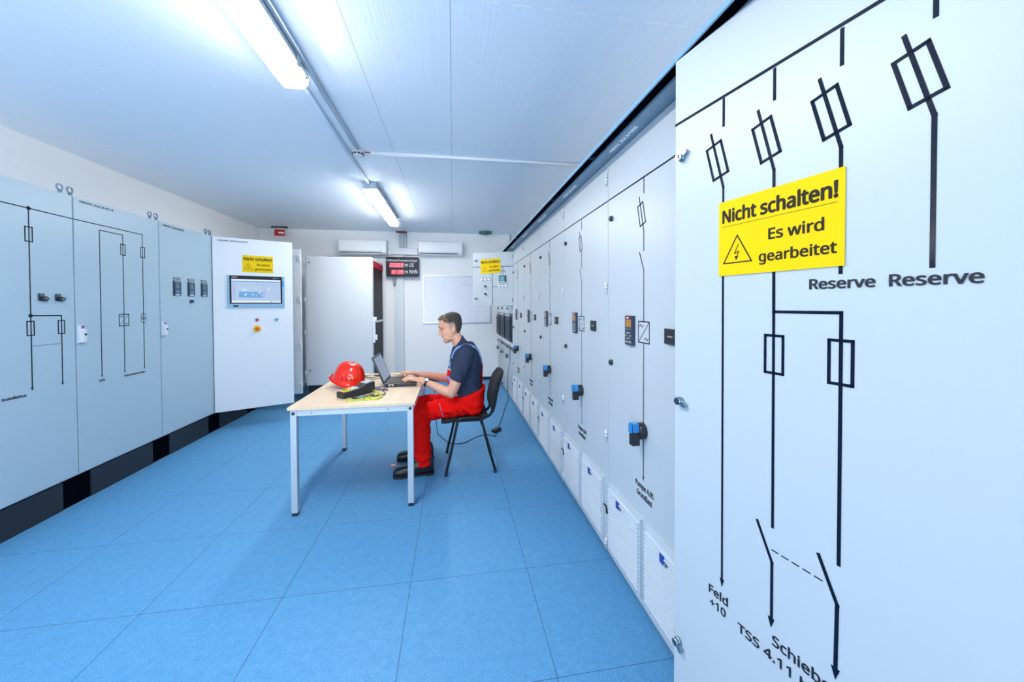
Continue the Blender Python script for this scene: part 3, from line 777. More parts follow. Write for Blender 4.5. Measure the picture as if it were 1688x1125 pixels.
# air conditioners
def aircon(x0, x1, label):
    c = empty('air_conditioner', label, 'air conditioner', ((x0+x1)/2, YB, 2.335), 0, 'air conditioners on the back wall')
    w = (x1-x0)/2; D_ = .20; H = .262
    pr = [(0, H), (-.150, H), (-.185, H-.012), (-.195, H-.05), (-.198, .06), (-.185, .03), (-.12, .0), (0, .0)]
    b = MB(); b.add([(-w, y, z) for y, z in pr]+[(w, y, z) for y, z in pr], [tuple(range(8)), tuple(range(15, 7, -1))]+[(i, (i+1) % 8, 8+(i+1) % 8, 8+i) for i in range(8)], 'ac_plastic')
    b.build('housing', c, bevel=.008)
    b = MB(); b.box(-w+.012, w-.06, -.2035, -.197, .062, H-.03, 'ac_plastic'); b.build('front_cover', c, bevel=.003)
    b = MB(); b.box(-w+.03, w-.09, -.196, -.160, .022, .052, 'dark_metal'); b.build('air_outlet', c)
    b = MB(); b.add([(-w+.035, -.199, .050), (w-.095, -.199, .050), (w-.095, -.165, .012), (-w+.035, -.165, .012), (-w+.035, -.204, .045), (w-.095, -.204, .045), (w-.095, -.17, .006), (-w+.035, -.17, .006)],
        [(0,1,2,3), (7,6,5,4), (0,4,5,1), (1,5,6,2), (2,6,7,3), (3,7,4,0)], 'ac_plastic'); b.build('louver', c)
    return c
aircon(-1.965, -1.160, 'white air conditioner on the back wall above the rack'); aircon(-.610, .178, 'white air conditioner on the back wall above the whiteboard')

# cable trunking on the back wall
t_ = MB().box(-1.152, -.632, YB-.075, YB-.001, 2.350, 2.472, 'white_plastic').build('cable_duct', bevel=.003)
tag(t_, 'white horizontal cable duct box between the two air conditioners', 'cable duct')
t_ = MB().box(-1.056, -.885, YB-.045, YB-.001, .056, 2.345, 'white_plastic'); t_.box(-.887, -.883, YB-.047, YB-.001, .056, 2.345, 'grey_pipe')
tag(t_.build('wall_trunking', bevel=.002), 'white vertical cable trunking on the back wall below the level display', 'cable duct')
b = MB(); 
for k in range(5): b.tube([(-.955+k*.022, YB-.03, 2.47), (-.955+k*.022, YB-.03, 2.70), (-.955+k*.022, YB-.03, CEIL-.012)], .0045, 'grey_pipe', 6)
b.tube([(-.832, YB-.03, 2.47), (-.832, YB-.03, CEIL-.012)], .008, 'grey_pipe', 8)
tag(b.build('cable_bundle'), 'thin grey cables dropping from the ceiling seal into the duct box', 'cables')
b = MB(); b.box(-1.012, -.825, YB-.09, YB-.001, CEIL-.020, CEIL-.0005, 'red_seal')
tag(b.build('fire_seal'), 'dark red fire seal at the ceiling above the cable duct', 'fire seal')
b = MB(); b.cyl((-2.2, YB-.02, 2.305), (-.62, YB-.02, 2.305), .011, 'grey_pipe', 10)
tag(b.build('conduit_pipe'), 'thin grey conduit running along the back wall under the air conditioners', 'conduit')
b = MB(); b.cyl((1.10, YB-.025, 2.29), (1.10, YB-.025, CEIL-.001), .016, 'grey_pipe', 12)
tag(b.build('hanging_conduit'), 'short vertical grey conduit in the back right corner under the ceiling', 'conduit')

# level display
SEG = {'0': 'abcdef', '1': 'bc', '3': 'abgcd', '6': 'afgecd', '9': 'abgfcd'}
x0, z0 = K(-1.158, 1.940); x1, z1 = K(-.603, 2.285); w, h = x1-x0, z1-z0
ds = empty('level_display', 'black level display with red digits Fuellstand Pumpenvorlage on the back wall', 'display board', (x0, YB-.14, z0))
MB().box(0, w, 0, .08, 0, h, 'hmi_black').build('housing', ds, bevel=.003)
letters('Füllstand Pumpenvorlage', 'print_white', ds, w/2, h*.81, w=w*.93, h=h*.135, y=-.001, bold=.006)
def digits(txt, xa, zb, dw, dh, parent):
    b = MB(); t = dh*.14; sh = .16
    for i, ch in enumerate(txt):
        ox = xa+i*dw; W_ = dw*.66
        P = {'a': ((0, dh), (W_, dh)), 'b': ((W_, dh), (W_, dh/2)), 'c': ((W_, dh/2), (W_, 0)), 'd': ((0, 0), (W_, 0)), 'e': ((0, dh/2), (0, 0)), 'f': ((0, dh), (0, dh/2)), 'g': ((0, dh/2), (W_, dh/2))}
        for s in SEG[ch]:
            q = [(ox+px+pz*sh, zb+pz) for px, pz in P[s]]; v = Vector(q[1])-Vector(q[0]); q = [tuple(Vector(q[0])+v*.07), tuple(Vector(q[1])-v*.07)]
            b.tape(q, t, 'led_red', -.0035, ext=False)
    return b.build('red_digits', parent)
MB().box(w*.10, w*.545, -.002, .001, h*.46, h*.70, 'led_ground').box(w*.15, w*.545, -.002, .001, h*.11, h*.34, 'led_ground').build('digit_window', ds)
digits('00069', w*.115, h*.49, w*.084, h*.17, ds); digits('10139', w*.125, h*.14, w*.084, h*.17, ds)
letters('m üS', 'print_white', ds, w*.715, h*.60, w=w*.275, h=h*.20, y=-.001, bold=.004)
letters('m NHN', 'print_white', ds, w*.775, h*.245, w=w*.385, h=h*.19, y=-.001, bold=.004)
b = MB()
for k, m_ in enumerate(('grey_pipe', 'blue_plastic', 'red_cable', 'dark_metal')):
    b.tube([(w*.2+k*.02, .06, .002), (w*.17+k*.022, .055, -.07), (w*.21+k*.008, .06, -.16), (w*.24, .075, -.175)], .003, m_, 6)
b.build('cable', ds)

# whiteboard
x0, z0 = K(-.535, 1.092); x1, z1 = K(.705, 1.975)
wb = empty('whiteboard', 'aluminium-framed whiteboard with faint grid on the back wall', 'whiteboard', (x0, YB, z0)); w, h = x1-x0, z1-z0
MB().box(.015, w-.015, -.016, -.001, .015, h-.015, 'whiteboard_surface').build('board', wb)
b = MB()
for q in ((0, w, 0, .022), (0, w, h-.022, h), (0, .022, .022, h-.022), (w-.022, w, .022, h-.022)): b.box(q[0], q[1], -.026, -.001, q[2], q[3], 'alu')
b.build('frame', wb, bevel=.003)
b = MB()
for k in range(9):
    if k == 4: continue
    x_ = w*.55+k*.021; b.tape([(x_, h*.80), (x_+.004, h*.825), (x_+.012, h*.80+.006*(k % 3)), (x_+.010, h*.80)], .0022, 'trim_lilac', -.0168)
b.build('handwriting', wb)

# red sign hanging from the ceiling, ventilation valve
c = empty('hanging_sign', 'small red sign with a white strip hanging under the ceiling left of the rack', 'sign', (-2.90, 6.80, CEIL))
b = MB(); b.box(-.12, .125, -.02, .02, -.022, 0, 'dark_metal'); b.cyl((-.115, 0, -.03), (-.115, 0, 0), .012, 'dark_metal', 8); b.cyl((.12, 0, -.035), (.12, 0, 0), .012, 'dark_metal', 8); b.cyl((-.06, 0, -.05), (-.06, 0, 0), .004, 'dark_metal', 6); b.cyl((.09, 0, -.05), (.09, 0, 0), .004, 'dark_metal', 6); b.build('bracket', c)
b = MB(); b.box(-.072, .082, -.012, .012, -.155, -.052, 'red_sign'); b.build('panel', c)
b = MB(); b.box(-.01, .078, -.0135, -.0115, -.120, -.092, 'print_white'); b.build('white_strip', c)
c = empty('ventilation_valve', 'round green-grey disc valve on the ceiling near the back wall', 'air vent', (.60, 6.78, CEIL))
b = MB(); b.cyl((0, 0, -.018), (0, 0, 0), .125, 'vent_green', 32); b.ring((0, 0, -.022), .11, .014, 'vent_green', 'z', 32, 8); b.build('rim', c)
b = MB(); b.ball((0, 0, -.040), (.078, .078, .022), 'vent_green', 24, 10); b.cyl((0, 0, -.05), (0, 0, -.01), .008, 'zinc', 8); b.build('disc', c)

# ---------------------------------------------------------------- ceiling: lamps, conduits, smoke detector
def ceiling_lamp(xc, y0, y1, label):
    c = empty('ceiling_lamp', label, 'ceiling lamp', (xc, (y0+y1)/2, CEIL), 0, 'fluorescent lamps along the ceiling')
    l = (y1-y0)/2
    b = MB(); b.box(-.062, .062, -l, l, -.058, -.001, 'lamp_grey'); b.box(-.078, .078, -l+.004, l-.004, -.078, -.055, 'lamp_grey'); b.build('housing', c, bevel=.004)
    pr = [(-.074, -.078), (-.070, -.112), (-.048, -.136), (.048, -.136), (.070, -.112), (.074, -.078)]
    rings = [[(x, y, z) for x, z in pr] for y in (-l+.045, l-.045)]
    b = MB(); b.loft(rings, 'lamp_glow', smooth=False)
    for i_, f_ in enumerate(b.f):
        if len({b.v[q][0] for q in f_}) <= 2 and all(b.v[q][2] > -.113 for q in f_): b.m[i_] = b.mi('lamp_side')
    b.build('diffuser', c)
    for s in (-1, 1):
        b = MB(); ys = sorted((s*(l-.045), s*(l-.004))); rr = [[(x*1.03, y, z*1.01 if z < -.08 else z) for x, z in pr] for y in ys]
        b.loft(rr, 'lamp_clear', smooth=False); b.build('end_cap', c)
    n = 4
    for i in range(n):
        for s in (-1, 1):
            y = -l+.16+(2*l-.32)*i/(n-1)
            q = MB(); q.box(s*.078-.006, s*.078+.006, y-.022, y+.022, -.100, -.052, 'chrome'); q.build('clip', c)
    return c
ceiling_lamp(-.868, .56, 2.245, 'bright fluorescent ceiling lamp at the top picture edge')
ceiling_lamp(-.882, 4.22, 5.88, 'bright fluorescent ceiling lamp near the back wall')

def conduit(pts, r, m, label):
    b = MB(); b.tube(pts, r, m, 10)
    return tag(b.build('ceiling_conduit'), label, 'conduit')
zc = CEIL-.016
conduit([(-.885, 2.235, zc), (-.895, 4.23, zc)], .013, 'pipe_paint', 'thin conduit joining the two ceiling lamps')
conduit([(-.795, -2.4, zc), (-.795, 3.295, zc)], .015, 'pipe_paint', 'thin conduit beside the near lamp running to the smoke detector')
conduit([(-.700, 3.385, zc), (1.215, 3.385, zc)], .015, 'white_pipe', 'white conduit crossing the ceiling from the detector to the right row')
c = empty('smoke_detector', 'white smoke detector on the ceiling between the two lamps', 'smoke detector', (-.806, 3.395, CEIL))
b = MB(); b.cyl((0, 0, -.022), (0, 0, -.001), .054, 'white_plastic', 24); b.build('base', c)
b = MB(); b.cyl((0, 0, -.048), (0, 0, -.022), .040, 'white_plastic', 24, r1=.048)
for k in range(10):
    a = 2*PI*k/10; b.box(.0405, .0475, -.009, .009, -.040, -.028, 'black_plastic', Matrix.Rotation(a, 4, 'Z'))
b.build('sensor_head', c)
b = MB(); b.tube([(.05, -.008, -.014), (.105, -.010, -.014)], .005, 'red_cable', 8); b.tube([(.01, -.05, -.014), (.011, -.10, -.014)], .005, 'red_cable', 8); b.build('cable', c)

# ---------------------------------------------------------------- table
TZ = .742
TX0, TX1, TY0, TY1 = -1.098, -.268, 2.645, 3.845
tb = empty('table', 'maple-topped table with square grey metal legs', 'table', ((TX0+TX1)/2, (TY0+TY1)/2, 0))
off = tb.location
b = MB(); b.box(TX0, TX1, TY0, TY1, TZ-.022, TZ, 'maple_laminate'); b.build('tabletop', tb, bevel=.002, off=off)
b = MB(); t = .03
b.box(TX0+.055, TX1-.055, TY0+.012, TY0+.012+t, TZ-.062, TZ-.023, 'table_metal'); b.box(TX0+.055, TX1-.055, TY1-.012-t, TY1-.012, TZ-.062, TZ-.023, 'table_metal')
b.box(TX0+.012, TX0+.012+t, TY0+.05, TY1-.05, TZ-.062, TZ-.023, 'table_metal'); b.box(TX1-.012-t, TX1-.012, TY0+.05, TY1-.05, TZ-.062, TZ-.023, 'table_metal')
b.cyl((-.95, TY0+.0125, TZ-.045), (-.95, TY0+.010, TZ-.045), .004, 'dark_metal', 8); b.cyl((-.45, TY0+.0125, TZ-.045), (-.45, TY0+.010, TZ-.045), .004, 'dark_metal', 8)
b.build('frame', tb, off=off)
for lx in (TX0+.034, TX1-.034):
    for ly in (TY0+.030, TY1-.030):
        b = MB(); b.box(lx-.020, lx+.020, ly-.020, ly+.020, .022, TZ-.0235, 'table_metal')
        b.cyl((lx, ly-.020 if ly < 3 else ly+.02, TZ-.045), (lx, (ly-.024) if ly < 3 else ly+.024, TZ-.045), .011, 'black_plastic', 14)
        b.box(lx-.018, lx+.018, ly-.018, ly+.018, .0, .024, 'black_plastic')
        b.build('leg', tb, off=off, bevel=.003)

# ---------------------------------------------------------------- chair
CY = 3.325
ch = empty('chair', 'black stacking chair the seated person uses', 'chair', (.12, CY, 0)); off = ch.location
def bez(p, n=8):   # smooth polyline through points
    P = [Vector(q) for q in p]; out = []
    for i in range(len(P)-1):
        a, b_, c_, d_ = P[max(i-1, 0)], P[i], P[i+1], P[min(i+2, len(P)-1)]
        for k in range(n):
            t = k/n; out.append(.5*((2*b_)+(c_-a)*t+(2*a-5*b_+4*c_-d_)*t*t+(-a+3*b_-3*c_+d_)*t**3))
    return out+[P[-1]]
for s, nm in ((-1, ''), (1, '')):
    y = CY+s*.243; yi = CY+s*.205
    for (fx, tx, ty) in ((-.067, .030, 0), (.348, .238, 0)):
        b = MB(); pts = [(fx, y, .012), (fx+(tx-fx)*.5, y-s*.01, .21), (tx-(.004 if fx < 0 else -.004), yi+s*.016, .415)]
        b.tube(bez(pts, 5), .0115, 'chair_metal', 10); b.cyl((fx, y, 0), (fx+(tx-fx)*.05, y, .025), .014, 'black_plastic', 12); b.build('leg', ch, off=off)
    b = MB(); b.tube(bez([(.026, yi+s*.016, .41), (.034, yi+s*.016, .445), (.062, yi+s*.016, .466), (.12, yi+s*.016, .471), (.19, yi+s*.016, .466), (.225, yi+s*.016, .448), (.238, yi+s*.016, .41)], 5), .0115, 'chair_metal', 10)
    b.build('seat_frame', ch, off=off)
b = MB(); rings = []
seat_prof = [(-.105, .418, .440), (-.08, .416, .452), (.0, .424, .458), (.12, .424, .456), (.23, .424, .462), (.275, .434, .480), (.292, .450, .478)]
for x, zb, zt in seat_prof:
    hw = .205 if -.09 < x < .27 else .185; ring = []
    for k in range(24):
        a = 2*PI*k/24; cx, cz = math.cos(a), math.sin(a)
        ring.append((x, CY+hw*math.copysign(abs(cx)**.35, cx), (zb+zt)/2+(zt-zb)/2*math.copysign(abs(cz)**.6, cz)))
    rings.append(ring)
b.loft(rings, 'chair_fabric'); b.build('seat', ch, off=off)
b = MB(); rings = []
for t in [i/12 for i in range(13)]:
    z = .485+t*.345; hw = .205*(1-.25*max(0, (t-.75)/.25)**2-.22*max(0, (.2-t)/.2)**2); th = .027*(1-.5*abs(2*t-1)**4)
    xm = .352+.085*t-.018*math.sin(PI*t); ring = []
    for k in range(24):
        a = 2*PI*k/24; cy, cx = math.cos(a), math.sin(a); yy = hw*math.copysign(abs(cy)**.5, cy)
        ring.append((xm+th*math.copysign(abs(cx)**.7, cx)-.030*(1-(yy/.205)**2)*-1*0+.0-.03*(yy/.205)**2, CY+yy, z))
    rings.append(ring)
b.loft(rings, 'chair_fabric'); b.build('backrest', ch, off=off)
for s in (-1, 1):
    b = MB(); y = CY+s*.10
    b.tube(bez([(.18, y, .428), (.27, y, .430), (.320, y, .455), (.350, y, .515), (.372, y, .60)], 6), .010, 'chair_metal', 10, flat=1.3); b.build('back_support', ch, off=off)

# ---------------------------------------------------------------- floor sticker
st = MB(); n = 28
st.add([(.034*math.cos(2*PI*i/n), .026*math.sin(2*PI*i/n), .0012) for i in range(n)]+[(.034*math.cos(2*PI*i/n), .026*math.sin(2*PI*i/n), 0) for i in range(n)],
       [tuple(range(n))]+[(i, (i+1) % n, n+(i+1) % n, n+i) for i in range(n)], 'sticker_red')
st.add([(.024*math.cos(2*PI*i/n), .016*math.sin(2*PI*i/n), .0017) for i in range(n)]+[(.024*math.cos(2*PI*i/n), .016*math.sin(2*PI*i/n), .001) for i in range(n)],
       [tuple(range(n))]+[(i, (i+1) % n, n+(i+1) % n, n+i) for i in range(n)], 'sticker_white')
o = st.build('floor_sticker', loc=(-.533, 3.370, 0)); tag(o, 'small oval red and white sticker on the blue floor', 'sticker')

# ---------------------------------------------------------------- things on the table
LZ = TZ
lp = empty('laptop', 'open black laptop on the table in front of the person', 'laptop', (-.44, 3.335, LZ)); off = lp.location
LX0, LX1, LY0, LY1 = -.568, -.318, 3.168, 3.505
b = MB(); b.box(LX0, LX1, LY0, LY1, LZ+.004, LZ+.028, 'laptop_black')
for x in (LX0+.03, LX1-.03):
    for y in (LY0+.03, LY1-.03): b.cyl((x, y, LZ), (x, y, LZ+.005), .008, 'black_plastic', 8)
base_ = b.build('base', lp, off=off, bevel=.004)
b = MB(); y = LY0-.0008
b.box(LX0+.035, LX0+.075, y, LY0+.004, LZ+.010, LZ+.022, 'port_white'); b.box(LX0+.047, LX0+.063, y-.0004, LY0+.004, LZ+.008, LZ+.017, 'black_plastic')
b.box(LX0+.11, LX0+.128, y, LY0+.004, LZ+.012, LZ+.017, 'port_blue'); b.box(LX0+.138, LX0+.152, y, LY0+.004, LZ+.012, LZ+.017, 'port_blue'); b.box(LX0+.175, LX0+.225, y, LY0+.004, LZ+.010, LZ+.014, 'dark_metal')
b.build('port', base_, off=(0, 0, 0), loc=(-off.x, -off.y, -off.z))
b = MB()
for r_ in range(6):
    x = LX0+.030+r_*.0195; n_ = 15 if r_ < 5 else 8
    for k in range(n_):
        w_ = (LY1-LY0-.036)/n_; y = LY0+.018+k*w_
        b.box(x, x+.0165, y+.0012, y+w_-.0012, LZ+.027, LZ+.0315, 'key_black')
b.build('keyboard', lp, off=off)
b = MB(); b.box(LX1-.075, LX1-.025, 3.29, 3.38, LZ+.0275, LZ+.0288, 'dark_metal'); b.build('touchpad', lp, off=off)
ta = math.radians(23); hx, hz = LX0+.004, LZ+.026
rot = Matrix.Translation((hx, 0, hz)) @ Matrix.Rotation(-ta, 4, 'Y')
b = MB(); b.box(-.011, .0, LY0+.003, LY1-.003, .004, .245, 'laptop_black', rot)
for y in (LY0+.02, LY0+.055): b.box(-.010, -.001, y, y+.012, .2445, .2475, 'port_white', rot)
lid = b.build('screen_lid', lp, off=off, bevel=.002)
b = MB(); b.box(-.0005, .0012, LY0+.018, LY1-.018, .022, .228, 'screen_grey', rot); b.build('screen', lid, off=off)
b = MB(); b.cyl((hx-.004, LY0+.05, hz+.002), (hx-.004, LY0+.09, hz+.002), .007, 'dark_metal', 10); b.cyl((hx-.004, LY1-.09, hz+.002), (hx-.004, LY1-.05, hz+.002), .007, 'dark_metal', 10); b.build('hinge', lp, off=off)

# red safety helmet
hm = empty('safety_helmet', 'glossy red safety helmet on the table behind the tester', 'helmet', (-.868, 3.255, TZ))
A_, B_, H_ = .138, .112, .168; na, ne = 56, 16; V = []; F = []
for i in range(ne+1):
    e = PI/2*i/ne
    for j in range(na):
        a = 2*PI*j/na
        cr = math.cos(e)**.62; k = 1.0
        fx, fy = A_*cr*math.cos(a), B_*cr*math.sin(a); z = H_*math.sin(e)**1.02
        if i == 0: k = 1.05
        f_ = max(0, math.cos(a))
        if i == 0: fx += .040*f_**1.5; 
        elif i == 1: fx += .014*f_**1.5
        # three raised ribs front to back and a step above the brim
        rb = sum(math.exp(-((fy-c_)/.010)**2) for c_ in (-.036, 0, .036)) if math.sin(e) > .35 else 0
        s_ = 1+.025*rb*min(1, (math.sin(e)-.35)/.3) if math.sin(e) > .35 else 1
        if .18 < math.sin(e) < .62 and abs(abs(a-PI)-1.05) < .30: s_ -= .030
        V.append((fx*k*s_, fy*k*s_, z*(1+(s_-1)*.6)+.004*f_*(i == 0)*-1))
for i in range(ne):
    for j in range(na): F.append((i*na+j, i*na+(j+1) % na, (i+1)*na+(j+1) % na, (i+1)*na+j))
b = MB(); b.add(V, F, 'helmet_red', True); he = b.build('shell', hm)
md = he.modifiers.new('solid', 'SOLIDIFY'); md.thickness = .004; md.offset = -1
b = MB(); V = []
rim = [Vector(v) for v in [(A_*1.05*math.cos(2*PI*j/na)+.042*max(0, math.cos(2*PI*j/na))**1.5, B_*1.05*math.sin(2*PI*j/na), .002) for j in range(na)]]
b.tube(rim+[rim[0]], .0042, 'helmet_red', 8); b.build('rim', hm)
for s in (-1, 1):
    for k, (a, e) in enumerate(((2.35, .42), (2.05, .40), (1.75, .38))):
        b = MB(); cr = math.cos(e)**.62; p = Vector((A_*cr*math.cos(a), s*B_*cr*math.sin(a), H_*math.sin(e))); nrm_ = Vector((p.x/A_**2, p.y/B_**2, p.z/H_**2)).normalized()
        q = nrm_.to_track_quat('Z', 'Y').to_matrix().to_4x4(); b.box(-.004, .004, -.012, .012, -.001, .0025, 'red_seal', Matrix.Translation(p) @ q); b.build('vent_slot', he)
hm.rotation_euler = (math.radians(-3), math.radians(-15), math.radians(150)); bpy.context.view_layer.update()
hm.location.z += TZ+.0008-min((o_.matrix_world @ v.co).z for o_ in hm.children_recursive for v in o_.data.vertices)

# hand-held installation tester
ax = Vector((.68, .733, 0)).normalized(); wx = Vector((-ax.y, ax.x, 0)); A0 = Vector((-.822, 2.842, TZ))
ts = empty('installation_tester', 'black hand-held tester with colourful keys on the table beside the helmet', 'tester', A0)
T_ = Matrix(((ax.x, wx.x, 0, 0), (ax.y, wx.y, 0, 0), (0, 0, 1, 0), (0, 0, 0, 1)))
b = MB(); rings = []
for t, z0, z1, hw in ((0, .006, .040, .040), (.004, .002, .046, .045), (.09, .001, .052, .047), (.15, .003, .060, .048), (.185, .006, .078, .052), (.255, .006, .092, .054), (.262, .010, .088, .050)):
    ring = []
    for k in range(20):
        a = 2*PI*k/20; cy, cz = math.cos(a), math.sin(a)
        ring.append(tuple(T_ @ Vector((t, hw*math.copysign(abs(cy)**.22, cy), (z0+z1)/2+(z1-z0)/2*math.copysign(abs(cz)**.24, cz)))))
    rings.append(ring)
b.loft(rings, 'black_plastic'); cs = b.build('case', ts, bevel=.0015)
def top(t): return .0465+.0066*max(0, min(t, .09)-.004)/.086+.008*max(0, min(t, .15)-.09)/.06
b = MB()
for i in range(5):
    for j in range(4):
        t = .012+i*.026; y_ = -.034+j*.0185; z = top(t+.01)
        m_ = ('sign_yellow', 'sign_yellow', 'lead_yellow', 'alu')[(i+j) % 4] if i < 3 else ('alu', 'print_white', 'tester_grey', 'print_white')[(i*2+j) % 4]
        if i == 1 and j == 2: m_ = 'vent_green'
        b.box(t, t+.022, y_, y_+.0155, z-.004, z+.0025, m_, T_)
b.build('keypad', ts)
b = MB(); sl = math.atan2(.014, .07); M_ = T_ @ Matrix.Translation((.190, 0, .0795)) @ Matrix.Rotation(-sl, 4, 'Y')
b.box(.002, .066, -.040, .040, -.003, .0022, 'tester_grey', M_); b.box(.012, .056, -.030, .030, .0015, .0032, 'alu', M_); b.build('display', ts)

def lead(name, label, pts, r, m, cat='cable', extra=None, group=None):
    b = MB(); b.tube(bez([(x, y, TZ+z) for x, y, z in pts], 7), r, m, 7)
    if extra: extra(b)
    return tag(b.build(name), label, cat, group)
lead('test_lead', 'yellow-green test lead looping in front of the tester', [(-.620, 2.985, .020), (-.580, 2.98, .006), (-.545, 2.90, .003), (-.53, 2.80, .003), (-.60, 2.765, .003), (-.69, 2.735, .003), (-.755, 2.748, .003), (-.752, 2.79, .003), (-.700, 2.775, .004), (-.62, 2.79, .007),
     (-.54, 2.785, .004), (-.53, 2.86, .006), (-.60, 2.86, .004), (-.64, 2.80, .007), (-.57, 2.76, .004), (-.52, 2.82, .008), (-.56, 2.885, .004), (-.62, 2.83, .010), (-.58, 2.79, .010)], .0036, 'lead_yellow', group='leads beside the tester')
def probe(b): b.cyl((-.70, 2.80, TZ+.012), (-.585, 2.865, TZ+.012), .0085, 'vent_green', 10, r1=.007); b.cyl((-.585, 2.865, TZ+.012), (-.555, 2.882, TZ+.012), .009, 'lead_yellow', 10)
lead('test_lead', 'black test lead with green and yellow probe beside the tester', [(-.630, 3.02, .030), (-.575, 3.03, .018), (-.53, 2.96, .010), (-.515, 2.90, .005), (-.56, 2.865, .008), (-.60, 2.80, .008), (-.68, 2.785, .004), (-.735, 2.82, .008), (-.70, 2.80, .012)], .0033, 'black_plastic', extra=probe, group='leads beside the tester')
def tip(b): b.cyl((-.515, 3.035, TZ+.006), (-.445, 3.02, TZ+.005), .0012, 'alu', 6); b.cyl((-.565, 3.05, TZ+.008), (-.515, 3.035, TZ+.006), .0045, 'black_plastic', 8)
lead('test_lead', 'purple test lead with a thin steel tip right of the tester', [(-.640, 3.04, .035), (-.60, 3.13, .012), (-.56, 3.17, .004), (-.535, 3.12, .004), (-.58, 3.06, .006), (-.62, 3.03, .012), (-.56, 3.05, .008)], .0030, 'lead_purple', extra=tip, group='leads beside the tester')
lead('cable', 'thin dark cable lying in loops on the table between helmet and laptop', [(-.90, 3.74, .003), (-.86, 3.69, .003), (-.79, 3.63, .004), (-.735, 3.62, .003), (-.70, 3.72, .004), (-.76, 3.75, .003), (-.83, 3.70, .007), (-.80, 3.60, .004), (-.725, 3.53, .003), (-.66, 3.60, .005), (-.63, 3.68, .003), (-.70, 3.66, .008), (-.75, 3.70, .005), (-.62, 3.73, .003), (-.50, 3.66, .004), (-.42, 3.60, .004), (-.46, 3.56, .004), (-.55, 3.525, .012)], .0030, 'dark_metal')
# laptop charger on the floor
ps = empty('power_adapter', 'black laptop power brick on the floor behind the chair', 'power adapter', (.475, 4.09, 0), .9)
b = MB(); b.box(-.062, .062, -.030, .030, .002, .034, 'black_plastic'); b.build('housing', ps, bevel=.006)
b = MB(); b.box(-.025, .025, -.015, .015, .0335, .0346, 'dark_metal'); b.build('label_plate', ps)
b = MB(); b.tube(bez([(-.20, 3.862, TZ-.06), (-.195, 3.90, .45), (-.18, 4.08, .05), (-.158, 4.08, .006), (-.066, 3.85, .005), (.02, 3.78, .005), (.12, 3.80, .005), (.25, 3.95, .005), (.36, 3.99, .005), (.44, 3.93, .005), (.455, 3.99, .006), (.445, 4.035, .012)], 8), .0035, 'black_plastic', 7)
tag(b.build('laptop_cable'), 'thin black cord hanging from the table to the power brick under the chair', 'cable')
b = MB(); b.tube(bez([(.505, 4.145, .012), (.523, 4.26, .006), (.60, 4.55, .005), (.70, 5.0, .005), (.80, 5.38, .006), (.828, 5.60, .05), (.832, 5.62, .34), (.828, 5.42, .52), (.826, 5.32, .61), (.826, 5.345, .74), (.830, 5.36, .855)], 8), .0042, 'dark_metal', 7)
tag(b.build('mains_cable'), 'dark mains cord rising from the floor to the fuse strip at the far right', 'cable')

# ---------------------------------------------------------------- the seated person
from mathutils.bvhtree import BVHTree
from mathutils import noise as mnoise
PY = 3.335
pr_ = empty('person', 'person in dark t-shirt and red dungarees typing on the laptop', 'person', (.12, PY, 0)); poff = pr_.location
def blob_path(mb, pts, m='skin', n=18):
    """closed tapered limb: (x, y, z, r[, ry])"""
    P = [p[:3] for p in pts]; rs = [p[3] for p in pts]
    Pb = bez(P, 5); k = len(pts); rr = []
    for i in range(k-1):
        for q in range(5): rr.append(rs[i]+(rs[i+1]-rs[i])*q/5)
    rr.append(rs[-1]); mb.tube(Pb, rr, m, n); mb.ball(P[0], rs[0], m); mb.ball(P[-1], rs[-1], m)
def ringxy(cx, cy, z, ax_, by, e=2.3, n=36, tilt=0.0):
    o = []
    for k in range(n):
        a = 2*PI*k/n; c, s = math.cos(a), math.sin(a)
        x = ax_*math.copysign(abs(c)**(2/e), c); y_ = by*math.copysign(abs(s)**(2/e), s)
        o.append((cx+x, cy+y_, z+tilt*x))
    return o
def remesh(mb, voxel, smooth=2, post=None):
    t = mb.build('t'); md = t.modifiers.new('r', 'REMESH'); md.mode = 'VOXEL'; md.voxel_size = voxel; md.use_smooth_shade = True
    bpy.context.view_layer.update()
    me = bpy.data.meshes.new_from_object(t.evaluated_get(bpy.context.evaluated_depsgraph_get()))
    bpy.data.objects.remove(t)
    bm = bmesh.new(); bm.from_mesh(me)
    for _ in range(smooth): bmesh.ops.smooth_vert(bm, verts=bm.verts, factor=.5, use_axis_x=True, use_axis_y=True, use_axis_z=True)
    bm.normal_update()
    if post:
        new = [v.co + post(v.co, v.normal) for v in bm.verts]
        for v, c in zip(bm.verts, new): v.co = c
    for f in bm.faces: f.smooth = True
    bm.to_mesh(me); bm.free(); return me
def link(me, name, mats, parent, off=poff):
    mi_ = [q.material_index for q in me.polygons]
    me.materials.clear()
    for m_ in mats: me.materials.append(MATS[m_])
    if len(mats) > 1: me.polygons.foreach_set('material_index', mi_)
    for v in me.vertices: v.co -= Vector(off)
    me.name = name; o = bpy.data.objects.new(name, me); COL.objects.link(o); o.parent = parent; return o

